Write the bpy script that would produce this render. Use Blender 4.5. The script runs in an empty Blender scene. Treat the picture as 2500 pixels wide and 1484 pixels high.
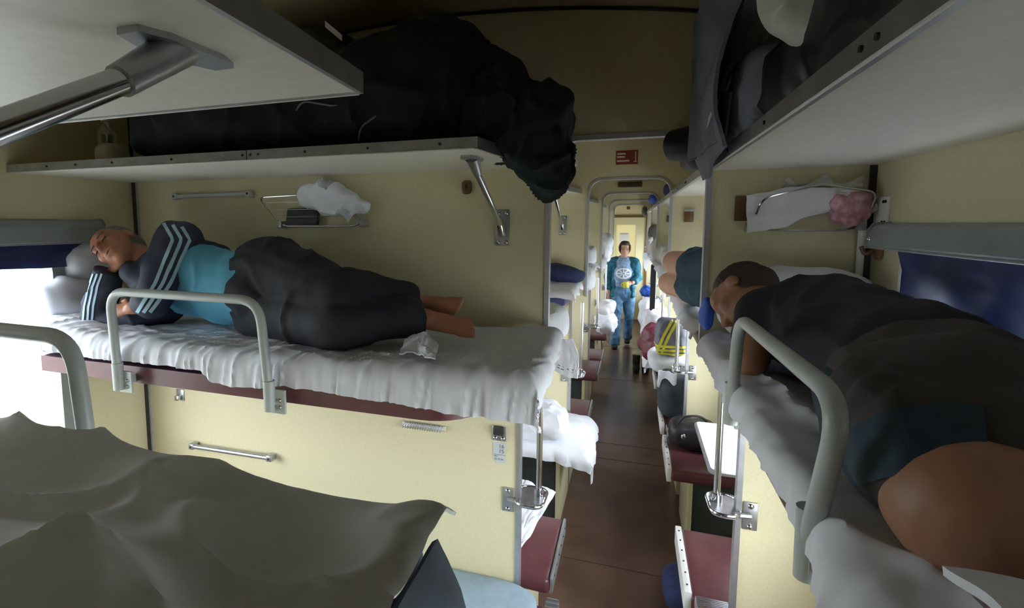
import bpy, bmesh, math, random
from mathutils import Vector, Matrix, noise
from mathutils.bvhtree import BVHTree

random.seed(7)
sc = bpy.context.scene
COL = sc.collection
PI = math.pi

# ------------------------------------------------------------------ camera
CAM_Z = 1.90
F_PX, CX, CY = 1286.758, 1082.817, 678.436          # focal length / principal point, pixels of the 2500 x 1484 frame
YAW, PITCH, ROLL = map(math.radians, (19.628, -5.897, -0.174))
_f = Vector((-math.sin(YAW) * math.cos(PITCH), math.cos(YAW) * math.cos(PITCH), math.sin(PITCH)))
_r = Vector((math.cos(YAW), math.sin(YAW), 0)); _u = _r.cross(_f)
CR = math.cos(ROLL) * _r + math.sin(ROLL) * _u
CU = -math.sin(ROLL) * _r + math.cos(ROLL) * _u
cd = bpy.data.cameras.new('camera'); cam = bpy.data.objects.new('camera', cd); COL.objects.link(cam)
cd.sensor_width = 36; cd.lens = F_PX / 2500 * 36; cd.clip_start = 0.02; cd.clip_end = 400
cd.shift_x = (1250 - CX) / 2500; cd.shift_y = -(742 - CY) / 2500
cam.matrix_world = Matrix(((CR.x, CU.x, -_f.x, 0), (CR.y, CU.y, -_f.y, 0), (CR.z, CU.z, -_f.z, CAM_Z), (0, 0, 0, 1)))
sc.camera = cam

# ------------------------------------------------------------------ daylight and exposure
sc.view_settings.view_transform = 'Standard'; sc.view_settings.look = 'None'
sc.view_settings.gamma = 1; sc.view_settings.use_curve_mapping = False
sc.view_settings.exposure = 0.66
WORLD_STRENGTH = 9.0
w = bpy.data.worlds.new('overcast_sky'); sc.world = w; w.use_nodes = True
nt = w.node_tree; nt.nodes.clear()
wo = nt.nodes.new('ShaderNodeOutputWorld'); bg = nt.nodes.new('ShaderNodeBackground')
bg.inputs['Color'].default_value = (0.86, 0.94, 1.0, 1); bg.inputs['Strength'].default_value = WORLD_STRENGTH
nt.links.new(bg.outputs[0], wo.inputs[0])

# ------------------------------------------------------------------ the carriage in numbers (metres)
XL, XR = -2.275, 0.676              # window walls
OA, OB = -0.290, -0.386             # aisle opening, left: above / below the upper berths
RA, RB = 0.235, 0.371               # aisle opening, right
P0, PITCHY = 1.94, 1.80
PART = [P0 + PITCHY * k for k in range(5)]      # cross partitions
NEAR, END, BACK = -0.06, P0 + PITCHY * 5, -1.86
BAYS = [(BACK, NEAR), (NEAR, P0)] + [(P0 + PITCHY * k, P0 + PITCHY * (k + 1)) for k in range(5)]
ARCH = 2.19                         # top of the aisle opening
SH_L, SH_R = 2.10, 2.068            # undersides of luggage shelves
BOARD = 1.335                       # underside of the cross berths
SBOARD = 1.450                      # underside of the side berths
ORD = ['nearest', 'second', 'third', 'fourth', 'fifth', 'sixth']
def ceil_z(x): return 2.67 - 0.10 * (x + 0.80) ** 2

for i, (a, b) in enumerate(BAYS[1:]):               # sky portals sit in the window openings and only guide the sampling
    for side in (-1, 1):
        ld = bpy.data.lights.new('window_portal', 'AREA'); ld.shape = 'RECTANGLE'; ld.size = 1.3; ld.size_y = 1.04
        ld.cycles.is_portal = True
        lo = bpy.data.objects.new('window_portal', ld); COL.objects.link(lo)
        lo.location = ((XL - 0.10) if side < 0 else (XR + 0.10), (a + b) / 2, 1.29)
        lo.rotation_euler = (PI / 2, 0, -PI / 2 if side < 0 else PI / 2)

def ray(x, y): return _f + (x - CX) / F_PX * CR - (y - CY) / F_PX * CU
def pY(x, y, Y): d = ray(x, y); return d * (Y / d.y) + Vector((0, 0, CAM_Z))      # picture position at a known depth in the car
def pX(x, y, X): d = ray(x, y); return d * (X / d.x) + Vector((0, 0, CAM_Z))
def pZ(x, y, Z): d = ray(x, y); return d * ((Z - CAM_Z) / d.z) + Vector((0, 0, CAM_Z))
V = Vector

# ------------------------------------------------------------------ materials
def mat(name, col, rough=0.5, metal=0.0, var=(6, 0.08), bump=None, spec=0.5, col2=None, sheen=0, alpha=None, trans=0, sub=0):
    m = bpy.data.materials.new(name); m.use_nodes = True; t = m.node_tree; n = t.nodes; l = t.links
    b = n['Principled BSDF']; b.inputs['Roughness'].default_value = rough; b.inputs['Metallic'].default_value = metal
    b.inputs['Specular IOR Level'].default_value = spec
    if sheen: b.inputs['Sheen Weight'].default_value = sheen
    if trans: b.inputs['Transmission Weight'].default_value = trans
    if sub:
        b.inputs['Subsurface Weight'].default_value = sub; b.inputs['Subsurface Radius'].default_value = (0.01, 0.004, 0.002)
    tc = n.new('ShaderNodeTexCoord')
    nz = n.new('ShaderNodeTexNoise'); nz.inputs['Scale'].default_value = var[0]; nz.inputs['Detail'].default_value = 6
    l.new(tc.outputs['Object'], nz.inputs['Vector'])
    rp = n.new('ShaderNodeValToRGB'); rp.color_ramp.elements[0].position = 0.3; rp.color_ramp.elements[1].position = 0.7
    k = var[1]
    c1 = [max(0, c * (1 - k)) for c in col]; c2 = list(col2) if col2 else [min(1, c * (1 + k)) for c in col]
    rp.color_ramp.elements[0].color = (*c1, 1); rp.color_ramp.elements[1].color = (*c2, 1)
    l.new(nz.outputs['Fac'], rp.inputs['Fac']); l.new(rp.outputs['Color'], b.inputs['Base Color'])
    if bump:
        nb = n.new('ShaderNodeTexNoise'); nb.inputs['Scale'].default_value = bump[0]; nb.inputs['Detail'].default_value = 4
        l.new(tc.outputs['Object'], nb.inputs['Vector'])
        bp = n.new('ShaderNodeBump'); bp.inputs['Strength'].default_value = bump[1]; bp.inputs['Distance'].default_value = bump[2] if len(bump) > 2 else 0.002
        l.new(nb.outputs['Fac'], bp.inputs['Height']); l.new(bp.outputs['Normal'], b.inputs['Normal'])
    return m
def thin_glass(name, tint=(1, 1, 1), refl=0.06):
    m = bpy.data.materials.new(name); m.use_nodes = True; t = m.node_tree; n = t.nodes; n.clear()
    o = n.new('ShaderNodeOutputMaterial'); mx = n.new('ShaderNodeMixShader'); a = n.new('ShaderNodeBsdfTransparent'); g = n.new('ShaderNodeBsdfGlossy')
    a.inputs['Color'].default_value = (*tint, 1); g.inputs['Roughness'].default_value = 0.03; mx.inputs[0].default_value = refl
    t.links.new(a.outputs[0], mx.inputs[1]); t.links.new(g.outputs[0], mx.inputs[2]); t.links.new(mx.outputs[0], o.inputs[0])
    return m
def frosted(name, col):
    m = bpy.data.materials.new(name); m.use_nodes = True; t = m.node_tree; n = t.nodes; n.clear()
    o = n.new('ShaderNodeOutputMaterial'); mx = n.new('ShaderNodeMixShader'); a = n.new('ShaderNodeBsdfTranslucent'); g = n.new('ShaderNodeBsdfDiffuse')
    a.inputs['Color'].default_value = (*col, 1); g.inputs['Color'].default_value = (*col, 1); mx.inputs[0].default_value = 0.3
    t.links.new(a.outputs[0], mx.inputs[1]); t.links.new(g.outputs[0], mx.inputs[2]); t.links.new(mx.outputs[0], o.inputs[0])
    return m
MT = dict(
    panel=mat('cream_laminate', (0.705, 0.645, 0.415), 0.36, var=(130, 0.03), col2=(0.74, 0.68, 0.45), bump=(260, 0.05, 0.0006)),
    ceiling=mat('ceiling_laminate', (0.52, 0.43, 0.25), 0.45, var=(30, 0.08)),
    shelf=mat('shelf_laminate', (0.83, 0.81, 0.73), 0.42, var=(40, 0.04)),
    alu=mat('aluminium', (0.52, 0.53, 0.56), 0.38, 0.85, var=(20, 0.12), bump=(90, 0.06)),
    steel=mat('chrome_steel', (0.62, 0.63, 0.66), 0.16, 1.0, var=(14, 0.05)),
    dull=mat('dull_zinc_plate', (0.42, 0.43, 0.45), 0.35, 0.8, var=(25, 0.15), bump=(120, 0.08)),
    trim=mat('grey_edge_trim', (0.50, 0.50, 0.54), 0.42, 0.35, var=(12, 0.08)),
    dark=mat('dark_rubber_strip', (0.035, 0.032, 0.03), 0.5, var=(30, 0.2)),
    paint=mat('grey_green_rail_paint', (0.50, 0.545, 0.54), 0.32, var=(9, 0.06), bump=(60, 0.04)),
    whitepaint=mat('white_paint', (0.78, 0.78, 0.76), 0.4, var=(12, 0.04)),
    valance=mat('grey_valance_paint', (0.27, 0.30, 0.30), 0.42, var=(14, 0.06)),
    vinyl=mat('burgundy_vinyl', (0.135, 0.045, 0.055), 0.30, var=(18, 0.12), bump=(140, 0.12)),
    navy=mat('navy_curtain_vinyl', (0.014, 0.027, 0.110), 0.30, var=(7, 0.25), bump=(30, 0.2)),
    linen=mat('white_linen', (0.80, 0.82, 0.90), 0.85, var=(25, 0.03), bump=(160, 0.10, 0.002), sheen=0.1),
    linen2=mat('cream_linen', (0.62, 0.60, 0.55), 0.85, var=(22, 0.04), bump=(150, 0.10, 0.002)),
    mattress=mat('navy_mattress', (0.05, 0.06, 0.16), 0.8, var=(20, 0.2)),
    bluepad=mat('blue_grey_mattress', (0.30, 0.40, 0.48), 0.75, var=(30, 0.08), bump=(90, 0.1)),
    blackcloth=mat('black_blanket_cloth', (0.008, 0.008, 0.011), 0.9, var=(14, 0.35), bump=(60, 0.3, 0.004)),
    greencloth=mat('dark_green_blanket', (0.012, 0.024, 0.023), 0.9, var=(16, 0.3), bump=(60, 0.3, 0.004)),
    navycloth=mat('navy_blanket', (0.025, 0.035, 0.11), 0.9, var=(16, 0.3), bump=(60, 0.3, 0.004)),
    bagcloth=mat('slate_backpack_fabric', (0.17, 0.185, 0.235), 0.7, var=(16, 0.15), bump=(120, 0.2)),
    blackbag=mat('black_bag_nylon', (0.012, 0.012, 0.015), 0.45, var=(14, 0.3), bump=(40, 0.25, 0.004)),
    plastic=mat('white_plastic_bag', (0.62, 0.60, 0.52), 0.35, var=(16, 0.10), bump=(24, 0.5, 0.006)),
    floor=mat('brown_linoleum', (0.125, 0.070, 0.050), 0.28, var=(5, 0.22), bump=(80, 0.05)),
    base=mat('dark_green_grey_base', (0.045, 0.058, 0.058), 0.5, var=(10, 0.15)),
    table=mat('white_table_laminate', (0.82, 0.82, 0.80), 0.25, var=(30, 0.02)),
    black=mat('black_gloss', (0.008, 0.008, 0.01), 0.12, var=(8, 0.2)),
    brown=mat('brown_plastic', (0.16, 0.085, 0.035), 0.35, var=(20, 0.15)),
    skin=mat('tanned_skin', (0.36, 0.175, 0.10), 0.5, var=(14, 0.08), bump=(160, 0.08), sub=0.06),
    skin2=mat('sunburnt_skin', (0.42, 0.18, 0.105), 0.5, var=(16, 0.12), bump=(160, 0.08), sub=0.06),
    skin3=mat('light_skin', (0.60, 0.34, 0.24), 0.5, var=(16, 0.08), bump=(160, 0.06), sub=0.06),
    hairgrey=mat('grey_hair', (0.16, 0.15, 0.14), 0.7, var=(60, 0.35), bump=(160, 0.5, 0.004)),
    hairdark=mat('dark_brown_hair', (0.035, 0.022, 0.015), 0.6, var=(60, 0.4), bump=(160, 0.5, 0.004)),
    jacket=mat('navy_track_jacket', (0.025, 0.030, 0.060), 0.7, var=(20, 0.15), bump=(70, 0.2, 0.003)),
    stripe=mat('pale_blue_stripe', (0.42, 0.62, 0.74), 0.7, var=(30, 0.05)),
    tee=mat('sky_blue_tee', (0.10, 0.36, 0.52), 0.8, var=(14, 0.12), bump=(60, 0.2, 0.003)),
    pants=mat('charcoal_pants', (0.013, 0.015, 0.022), 0.8, var=(16, 0.2), bump=(50, 0.25, 0.004)),
    blacktee=mat('black_tee', (0.010, 0.011, 0.018), 0.8, var=(14, 0.2), bump=(50, 0.2, 0.003)),
    shorts=mat('brown_grey_shorts', (0.042, 0.037, 0.035), 0.8, var=(14, 0.15), bump=(60, 0.2, 0.003)),
    teal=mat('dark_teal_trim', (0.020, 0.045, 0.070), 0.8, var=(14, 0.15), bump=(60, 0.2, 0.003)),
    blueshorts=mat('petrol_blue_shorts', (0.017, 0.055, 0.092), 0.8, var=(14, 0.15), bump=(60, 0.2, 0.003)),
    jeans=mat('blue_jeans', (0.07, 0.20, 0.40), 0.8, var=(18, 0.25), col2=(0.16, 0.34, 0.54), bump=(80, 0.2)),
    shirt=mat('teal_open_shirt', (0.012, 0.10, 0.19), 0.75, var=(22, 0.4), col2=(0.02, 0.22, 0.30), bump=(60, 0.2)),
    print=mat('pale_blue_print_tee', (0.16, 0.30, 0.55), 0.8, var=(28, 0.2), col2=(0.36, 0.50, 0.70)),
    white=mat('white_print', (0.80, 0.82, 0.85), 0.7, var=(20, 0.03)),
    yellow=mat('yellow_fabric', (0.72, 0.66, 0.06), 0.6, var=(30, 0.12)),
    maroon=mat('maroon_jacket', (0.16, 0.035, 0.055), 0.5, var=(12, 0.35), bump=(30, 0.4, 0.006)),
    red=mat('red_sign', (0.28, 0.045, 0.03), 0.45, var=(20, 0.08)),
    bluebag=mat('bright_blue_cloth', (0.02, 0.10, 0.55), 0.6, var=(12, 0.2), bump=(30, 0.3, 0.005)),
    paper=mat('white_paper', (0.72, 0.70, 0.72), 0.8, var=(14, 0.04)),
    pink=mat('pink_wrapper', (0.52, 0.16, 0.24), 0.3, var=(40, 0.35), col2=(0.70, 0.42, 0.46), bump=(40, 0.6, 0.006)),
    ink=mat('grey_ink', (0.10, 0.11, 0.12), 0.6, var=(20, 0.05)),
    plate=mat('pale_grey_plate', (0.56, 0.60, 0.61), 0.4, var=(20, 0.03)),
    lampglass=mat('milk_glass', (0.62, 0.64, 0.68), 0.25, var=(10, 0.03)),
    ground=mat('trackside_gravel', (0.32, 0.32, 0.30), 0.9, var=(0.4, 0.3), col2=(0.44, 0.44, 0.41)),
    bottle=thin_glass('clear_plastic', (0.75, 0.86, 0.84), 0.25),
    shadelinen=mat('shade_toned_linen', (0.54, 0.53, 0.515), 0.85, var=(22, 0.05), bump=(150, 0.10, 0.002)),  # sheet linen greyed so the near berth reads as shaded
    slate=mat('slate_blanket', (0.035, 0.045, 0.058), 0.9, var=(16, 0.3), bump=(60, 0.3, 0.004)),
    film=thin_glass('clear_film', (0.93, 0.91, 0.86), 0.10),
    glass=thin_glass('window_glass'),
    frosted=frosted('yellowed_door_glass', (0.40, 0.36, 0.25)),
)

# ------------------------------------------------------------------ mesh helpers
LOC = {}
def box(bm, x0, x1, y0, y1, z0, z1, bev=0, seg=2):
    vs = [bm.verts.new((x, y, z)) for z in (z0, z1) for y in (y0, y1) for x in (x0, x1)]
    fs = [bm.faces.new([vs[i] for i in f]) for f in ((0, 2, 3, 1), (4, 5, 7, 6), (0, 1, 5, 4), (2, 6, 7, 3), (0, 4, 6, 2), (1, 3, 7, 5))]
    if bev:
        es = list({e for f in fs for e in f.edges})
        bmesh.ops.bevel(bm, geom=es, offset=bev, segments=seg, affect='EDGES', profile=0.5)
    return bm
def B(*a, **k): return box(bmesh.new(), *a, **k)
def prism(bm, poly, axis, a, b):
    def mk(p, t): return {'x': (t, p[0], p[1]), 'y': (p[0], t, p[1]), 'z': (p[0], p[1], t)}[axis]
    A = [bm.verts.new(mk(p, a)) for p in poly]; Bv = [bm.verts.new(mk(p, b)) for p in poly]
    bm.faces.new(A); bm.faces.new(Bv[::-1]); n = len(poly)
    for i in range(n): bm.faces.new((A[i], A[(i + 1) % n], Bv[(i + 1) % n], Bv[i]))
    bmesh.ops.recalc_face_normals(bm, faces=bm.faces[:])
    return bm
def fillet(pts, r, n=6, closed=False):
    pts = [V(p) for p in pts]; out = []
    N = len(pts)
    for i, p in enumerate(pts):
        if not closed and i in (0, N - 1): out.append(p); continue
        a, c = pts[i - 1], pts[(i + 1) % N]
        d1, d2 = (a - p), (c - p); rr = min(r, d1.length * 0.48, d2.length * 0.48)
        s, e = p + d1.normalized() * rr, p + d2.normalized() * rr
        for k in range(n + 1):
            t = k / n; out.append((1 - t) ** 2 * s + 2 * t * (1 - t) * p + t * t * e)
    return out
def tube(bm, pts, r, n=10, closed=False, flat=None):
    pts = [V(p) for p in pts]; N = len(pts); rad = r if isinstance(r, (list, tuple)) else [r] * N
    T = []
    for i in range(N):
        a = pts[i - 1] if (i or closed) else pts[i]; c = pts[(i + 1) % N] if (i < N - 1 or closed) else pts[i]
        T.append((c - a).normalized())
    up = V((0, 0, 1)) if abs(T[0].z) < 0.9 else V((1, 0, 0)); nrm = (up - T[0] * up.dot(T[0])).normalized()
    rings = []
    for i in range(N):
        nrm = (nrm - T[i] * nrm.dot(T[i])).normalized(); bi = T[i].cross(nrm)
        rings.append([bm.verts.new(pts[i] + (nrm * math.cos(2 * PI * k / n) * (flat or 1) + bi * math.sin(2 * PI * k / n)) * rad[i]) for k in range(n)])
    for i in range(N if closed else N - 1):
        a, c = rings[i], rings[(i + 1) % N]
        for k in range(n): bm.faces.new((a[k], a[(k + 1) % n], c[(k + 1) % n], c[k]))
    if not closed: bm.faces.new(rings[0][::-1]); bm.faces.new(rings[-1])
    return bm
def Tb(*a, **k): return tube(bmesh.new(), *a, **k)
def ell(bm, c, r, rot=None, nu=16, nv=10):
    c = V(c); r = (r, r, r) if not isinstance(r, (tuple, list)) else r
    def P(p):
        q = V((p[0] * r[0], p[1] * r[1], p[2] * r[2]))
        if rot is not None: q = rot @ q
        return c + q
    top = bm.verts.new(P((0, 0, 1))); bot = bm.verts.new(P((0, 0, -1))); rings = []
    for j in range(1, nv):
        th = PI * j / nv
        rings.append([bm.verts.new(P((math.sin(th) * math.cos(2 * PI * i / nu), math.sin(th) * math.sin(2 * PI * i / nu), math.cos(th)))) for i in range(nu)])
    for i in range(nu):
        k = (i + 1) % nu
        bm.faces.new((top, rings[0][i], rings[0][k])); bm.faces.new((bot, rings[-1][k], rings[-1][i]))
        for j in range(nv - 2): bm.faces.new((rings[j][i], rings[j + 1][i], rings[j + 1][k], rings[j][k]))
    return bm
def rcone(bm, p0, r0, p1, r1, ax=None, fl=1.0, e0=True, e1=True, nu=16):
    """tapered capsule; ax/fl squash it along one direction; e0/e1 False leaves that end flat"""
    p0, p1 = V(p0), V(p1); d = p1 - p0; L = max(d.length, 1e-5); t = d.normalized()
    up = V(ax) if ax is not None else (V((0, 0, 1)) if abs(t.z) < 0.9 else V((1, 0, 0)))
    a = (up - t * up.dot(t)).normalized(); b = t.cross(a); prof = []
    H = 4
    if e0: prof += [(-r0 * math.cos(k / H * PI / 2), r0 * math.sin(k / H * PI / 2)) for k in range(H)]
    else: prof += [(0, 1e-4)]
    prof += [(0, r0), (L, r1)]
    if e1: prof += [(L + r1 * math.sin(k / H * PI / 2), r1 * math.cos(k / H * PI / 2)) for k in range(1, H + 1)]
    else: prof += [(L, 1e-4)]
    rings = []
    for s, r in prof:
        r = max(r, 1e-4)
        rings.append([bm.verts.new(p0 + t * s + a * (r * fl * math.cos(2 * PI * k / nu)) + b * (r * math.sin(2 * PI * k / nu))) for k in range(nu)])
    for i in range(len(rings) - 1):
        for k in range(nu): bm.faces.new((rings[i][k], rings[i][(k + 1) % nu], rings[i + 1][(k + 1) % nu], rings[i + 1][k]))
    bm.faces.new(rings[0][::-1]); bm.faces.new(rings[-1])
    return bm
def cyl(bm, p0, p1, r, n=14): return rcone(bm, p0, r, p1, r, e0=False, e1=False, nu=n)

def finish(name, me, material, parent, smooth, origin):
    if smooth is not False:
        for p in me.polygons: p.use_smooth = True
        me.set_sharp_from_angle(angle=math.radians(40 if smooth is True else smooth))
    o = bpy.data.objects.new(name, me); COL.objects.link(o)
    me.materials.append(MT[material])
    if parent is not None:
        o.parent = parent; LOC[o] = LOC[parent].copy()
    else:
        o.location = origin; LOC[o] = V(origin)
    return o
def obj(name, bm, material, parent=None, smooth=True, origin=None):
    bm.verts.ensure_lookup_table()
    if parent is not None: org = LOC[parent]
    elif origin is not None: org = V(origin)
    else:
        xs = [v.co for v in bm.verts]
        org = V(((min(c.x for c in xs) + max(c.x for c in xs)) / 2, (min(c.y for c in xs) + max(c.y for c in xs)) / 2, min(c.z for c in xs)))
    bmesh.ops.translate(bm, vec=-org, verts=bm.verts[:])
    bmesh.ops.recalc_face_normals(bm, faces=bm.faces[:])
    me = bpy.data.meshes.new(name); bm.to_mesh(me); bm.free()
    return finish(name, me, material, parent, smooth, org)
def tag(o, label, cat, group=None, kind=None):
    o['label'] = label
    if cat: o['category'] = cat
    if group: o['group'] = group
    if kind: o['kind'] = kind
    return o
def thing(name, label, cat, loc, group=None, kind=None):
    o = bpy.data.objects.new(name, None); COL.objects.link(o); o.location = loc; LOC[o] = V(loc); o.empty_display_size = 0.05
    return tag(o, label, cat, group, kind)
def copy_tree(o, offset, label=None, parent=None):
    c = o.copy(); COL.objects.link(c); c.parent = parent
    if parent is None:
        c.location = V(o.location) + V(offset); LOC[c] = V(c.location)
    else: LOC[c] = LOC[parent].copy()
    if label: c['label'] = label
    for ch in o.children: copy_tree(ch, (0, 0, 0), None, c)
    return c
def nz(p, seed=0.0): return noise.noise(V(p) + V((seed * 17.3, seed * 7.7, seed * 3.1)))
def fbm(p, seed=0.0): return nz(p, seed) + 0.5 * nz(V(p) * 2.1, seed + 5) + 0.25 * nz(V(p) * 4.3, seed + 9)
def ridge(p, seed=0.0): return 1 - 2 * abs(nz(p, seed))

def organic(name, build, vox, material, parent=None, smooth=3, amp=0, freq=8, seed=1, label=None, cat=None, group=None, origin=None, stretch=(1, 1, 1), fold=0):
    """union of overlapping closed shapes, fused into one skin, smoothed and creased"""
    bm = bmesh.new(); build(bm); me = bpy.data.meshes.new('tmp'); bm.to_mesh(me); bm.free()
    o = bpy.data.objects.new('tmp', me); COL.objects.link(o)
    r = o.modifiers.new('r', 'REMESH'); r.mode = 'VOXEL'; r.voxel_size = vox
    s = o.modifiers.new('s', 'SMOOTH'); s.iterations = smooth; s.factor = 0.5
    dg = bpy.context.evaluated_depsgraph_get(); dg.update()
    nm = bpy.data.meshes.new_from_object(o.evaluated_get(dg)); nm.name = name
    bpy.data.objects.remove(o); bpy.data.meshes.remove(me)
    nm.materials.clear()
    if parent is not None: org = LOC[parent]
    elif origin is not None: org = V(origin)
    else:
        cs = [v.co for v in nm.vertices]
        org = V((sum(c.x for c in cs) / len(cs), sum(c.y for c in cs) / len(cs), min(c.z for c in cs)))
    if amp or fold:
        nrm = [v.normal.copy() for v in nm.vertices]; S = V(stretch)
        for v, n in zip(nm.vertices, nrm):
            q = V((v.co.x * S.x, v.co.y * S.y, v.co.z * S.z)) * freq
            v.co += n * (amp * fbm(q, seed) + (fold * (max(0, ridge(q * 0.7, seed + 3)) ** 3) if fold else 0))
    for v in nm.vertices: v.co -= org
    nm.update()
    ob = finish(name, nm, material, parent, 60, org)
    if label: tag(ob, label, cat, group)
    return ob
def lump(bm, c, r, e1=0.5, e2=0.5, amp=0.02, freq=6, seed=1, nu=40, nv=24, rotz=0, fold=0, tilt=None):
    """rounded box / pillow shape with soft dents"""
    c = V(c); sg = lambda a, p: math.copysign(abs(a) ** p, a)
    R = Matrix.Rotation(rotz, 3, 'Z')
    if tilt is not None: R = tilt @ R
    def P(th, ph):
        q = V((sg(math.cos(th), e1) * sg(math.cos(ph), e2) * r[0], sg(math.cos(th), e1) * sg(math.sin(ph), e2) * r[1], sg(math.sin(th), e1) * r[2]))
        n = V((q.x / r[0] ** 2, q.y / r[1] ** 2, q.z / r[2] ** 2)).normalized()
        q += n * (amp * fbm(q * freq, seed) + (fold * max(0, ridge(q * freq * 0.8, seed + 2)) ** 2 if fold else 0))
        return c + R @ q
    top = bm.verts.new(P(PI / 2, 0)); bot = bm.verts.new(P(-PI / 2, 0)); rings = []
    for j in range(1, nv):
        th = PI / 2 - PI * j / nv
        rings.append([bm.verts.new(P(th, 2 * PI * i / nu)) for i in range(nu)])
    for i in range(nu):
        k = (i + 1) % nu
        bm.faces.new((top, rings[0][i], rings[0][k])); bm.faces.new((bot, rings[-1][k], rings[-1][i]))
        for j in range(nv - 2): bm.faces.new((rings[j][i], rings[j + 1][i], rings[j + 1][k], rings[j][k]))
    return bm
def Lp(*a, **k): return lump(bmesh.new(), *a, **k)
def thicken(bm, t):
    """give an open cloth a second layer t below its normals, closed along the border"""
    bm.normal_update(); vs = bm.verts[:]; fs = bm.faces[:]; bd = [e for e in bm.edges if e.is_boundary]
    lo = {v: bm.verts.new(v.co - v.normal * t) for v in vs}
    for f in fs: bm.faces.new([lo[v] for v in reversed(f.verts)])
    for e in bd: a, b = e.verts; bm.faces.new((a, b, lo[b], lo[a]))
    return bm
def sheet(u0, u1, v0, v1, z, axis='x', drop_v=None, drop_u=None, drop_u0=None, rad=0.03, amp=0.006, ruffle=0.012, freq=9, nu=120, nv=50, seed=1, h=None, thick=0.005, fine=0.0):
    """cloth over a mattress. u runs along the berth, v across it from v0 (wall) to v1 (edge where it hangs by drop_v(u));
    drop_u(v): hang over the far u end, drop_u0: over the u0 end. axis 'x': u=x, v=y; axis 'y': u=y, v=x"""
    bm = bmesh.new(); sv = 1 if v1 > v0 else -1; W = abs(v1 - v0); L = u1 - u0
    def roll(e):
        if e <= 0: return 0, 0
        a = min(e / rad, PI / 2); return rad * math.sin(a), rad * (1 - math.cos(a)) + max(0, e - rad * PI / 2)
    rows = []
    for i in range(nu + 1):
        row = []
        for j in range(nv + 1):
            fu, fv = i / nu, j / nv
            ub = u0 + L * fu; vb = W * fv
            du0 = drop_u0(vb) if drop_u0 else 0; du1 = drop_u(vb) if drop_u else 0
            s = (u0 - du0) + (L + du0 + du1) * fu
            dv = drop_v(min(max(s, u0), u1)) if drop_v else 0
            t = (W + dv) * fv
            eu = max(0, s - u1); e0 = max(0, u0 - s); ev = max(0, t - W)
            ou, du = roll(max(eu, e0)); ov, dw = roll(ev)
            U = min(max(s, u0), u1) + (ou if eu else -ou); T = min(t, W) + ov
            zz = z - max(du, dw) - 0.25 * min(du, dw)
            top = 1 - min(1, max(du, dw) / 0.04)
            q = V((s * freq * 0.6, t * freq * 1.3, 0.0))
            zz += amp * (fbm(q, seed) + 0.8 * max(0, ridge(q * 0.6, seed + 4)) ** 3) * (0.35 + 0.65 * top)
            hang = min(1, dw / 0.05)
            if fine: T += hang * fine * max(0, ridge(V((s * freq * 3.1 + t * 4, t * 1.5, 1.0)), seed + 8)) ** 2; zz += fine * 0.7 * max(0, ridge(V((s * freq * 2.2 + t * freq * 0.9, t * 3.0, 2.0)), seed + 11)) ** 3 * (1 - hang) * min(1, max(0, (t / W - 0.35) * 2.5))
            T += hang * ruffle * (fbm(V((s * freq * 1.6, t * 2.5, 3.3)), seed + 2) + 0.6)
            hangu = min(1, du / 0.05)
            U += (1 if eu else -1) * hangu * ruffle * (fbm(V((t * freq * 1.6, s * 2.5, 7.3)), seed + 6) + 0.6)
            if h: zz += h(U, v0 + sv * T) * (1 if top > 0 else 0.6)
            vv = v0 + sv * T
            row.append(bm.verts.new((U, vv, zz) if axis == 'x' else (vv, U, zz)))
        rows.append(row)
    for i in range(nu):
        for j in range(nv): bm.faces.new((rows[i][j], rows[i + 1][j], rows[i + 1][j + 1], rows[i][j + 1]))
    bmesh.ops.recalc_face_normals(bm, faces=bm.faces[:])
    up = sum(f.normal.z * f.calc_area() for f in bm.faces)
    if up < 0: bmesh.ops.reverse_faces(bm, faces=bm.faces[:])
    return thicken(bm, thick)
def patch(P, nu, nv, thick=0.004):
    """cloth patch from a function of (u, v) in 0..1"""
    bm = bmesh.new(); rows = [[bm.verts.new(P(i / nu, j / nv)) for j in range(nv + 1)] for i in range(nu + 1)]
    for i in range(nu):
        for j in range(nv): bm.faces.new((rows[i][j], rows[i + 1][j], rows[i + 1][j + 1], rows[i][j + 1]))
    return thicken(bm, thick)
def bump2(x, y, cx, cy, rx, ry): return math.exp(-((x - cx) / rx) ** 2 - ((y - cy) / ry) ** 2)
def ribbon(target, pts, d, width, material, parent, name='stripe', n=24, off=0.003, side=None):
    """a strip of cloth laid on the surface of target along pts (dropped onto it along d)"""
    me = target.data; org = LOC[target]
    bvh = BVHTree.FromPolygons([v.co + org for v in me.vertices], [p.vertices[:] for p in me.polygons])
    pts = [V(p) for p in pts]; d = V(d).normalized(); L = [0]
    for a, b in zip(pts, pts[1:]): L.append(L[-1] + (b - a).length)
    def at(t):
        t *= L[-1]
        for i in range(len(pts) - 1):
            if t <= L[i + 1] or i == len(pts) - 2: return pts[i].lerp(pts[i + 1], (t - L[i]) / (L[i + 1] - L[i])), (pts[i + 1] - pts[i]).normalized()
    bm = bmesh.new(); rows = []
    for k in range(n + 1):
        p, t = at(k / n); s = (V(side) if side else t.cross(d)).normalized(); row = []
        for q in (-0.5, 0, 0.5):
            o = p + s * width * q; hit = bvh.ray_cast(o - d * 0.6, d, 1.2)
            row.append((hit[0] + hit[1] * off) if hit[0] is not None else None)
        rows.append(row)
    for a, b in zip(rows, rows[1:]):
        for i in range(2):
            q = [a[i], a[i + 1], b[i + 1], b[i]]
            if all(x is not None for x in q) and max((q[0] - q[3]).length, (q[1] - q[2]).length, (q[0] - q[1]).length) < 0.08: bm.faces.new([bm.verts.new(x) for x in q])
    bmesh.ops.remove_doubles(bm, verts=bm.verts[:], dist=1e-5)
    if not bm.faces: bm.free(); return None
    return obj(name, bm, material, parent)
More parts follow.
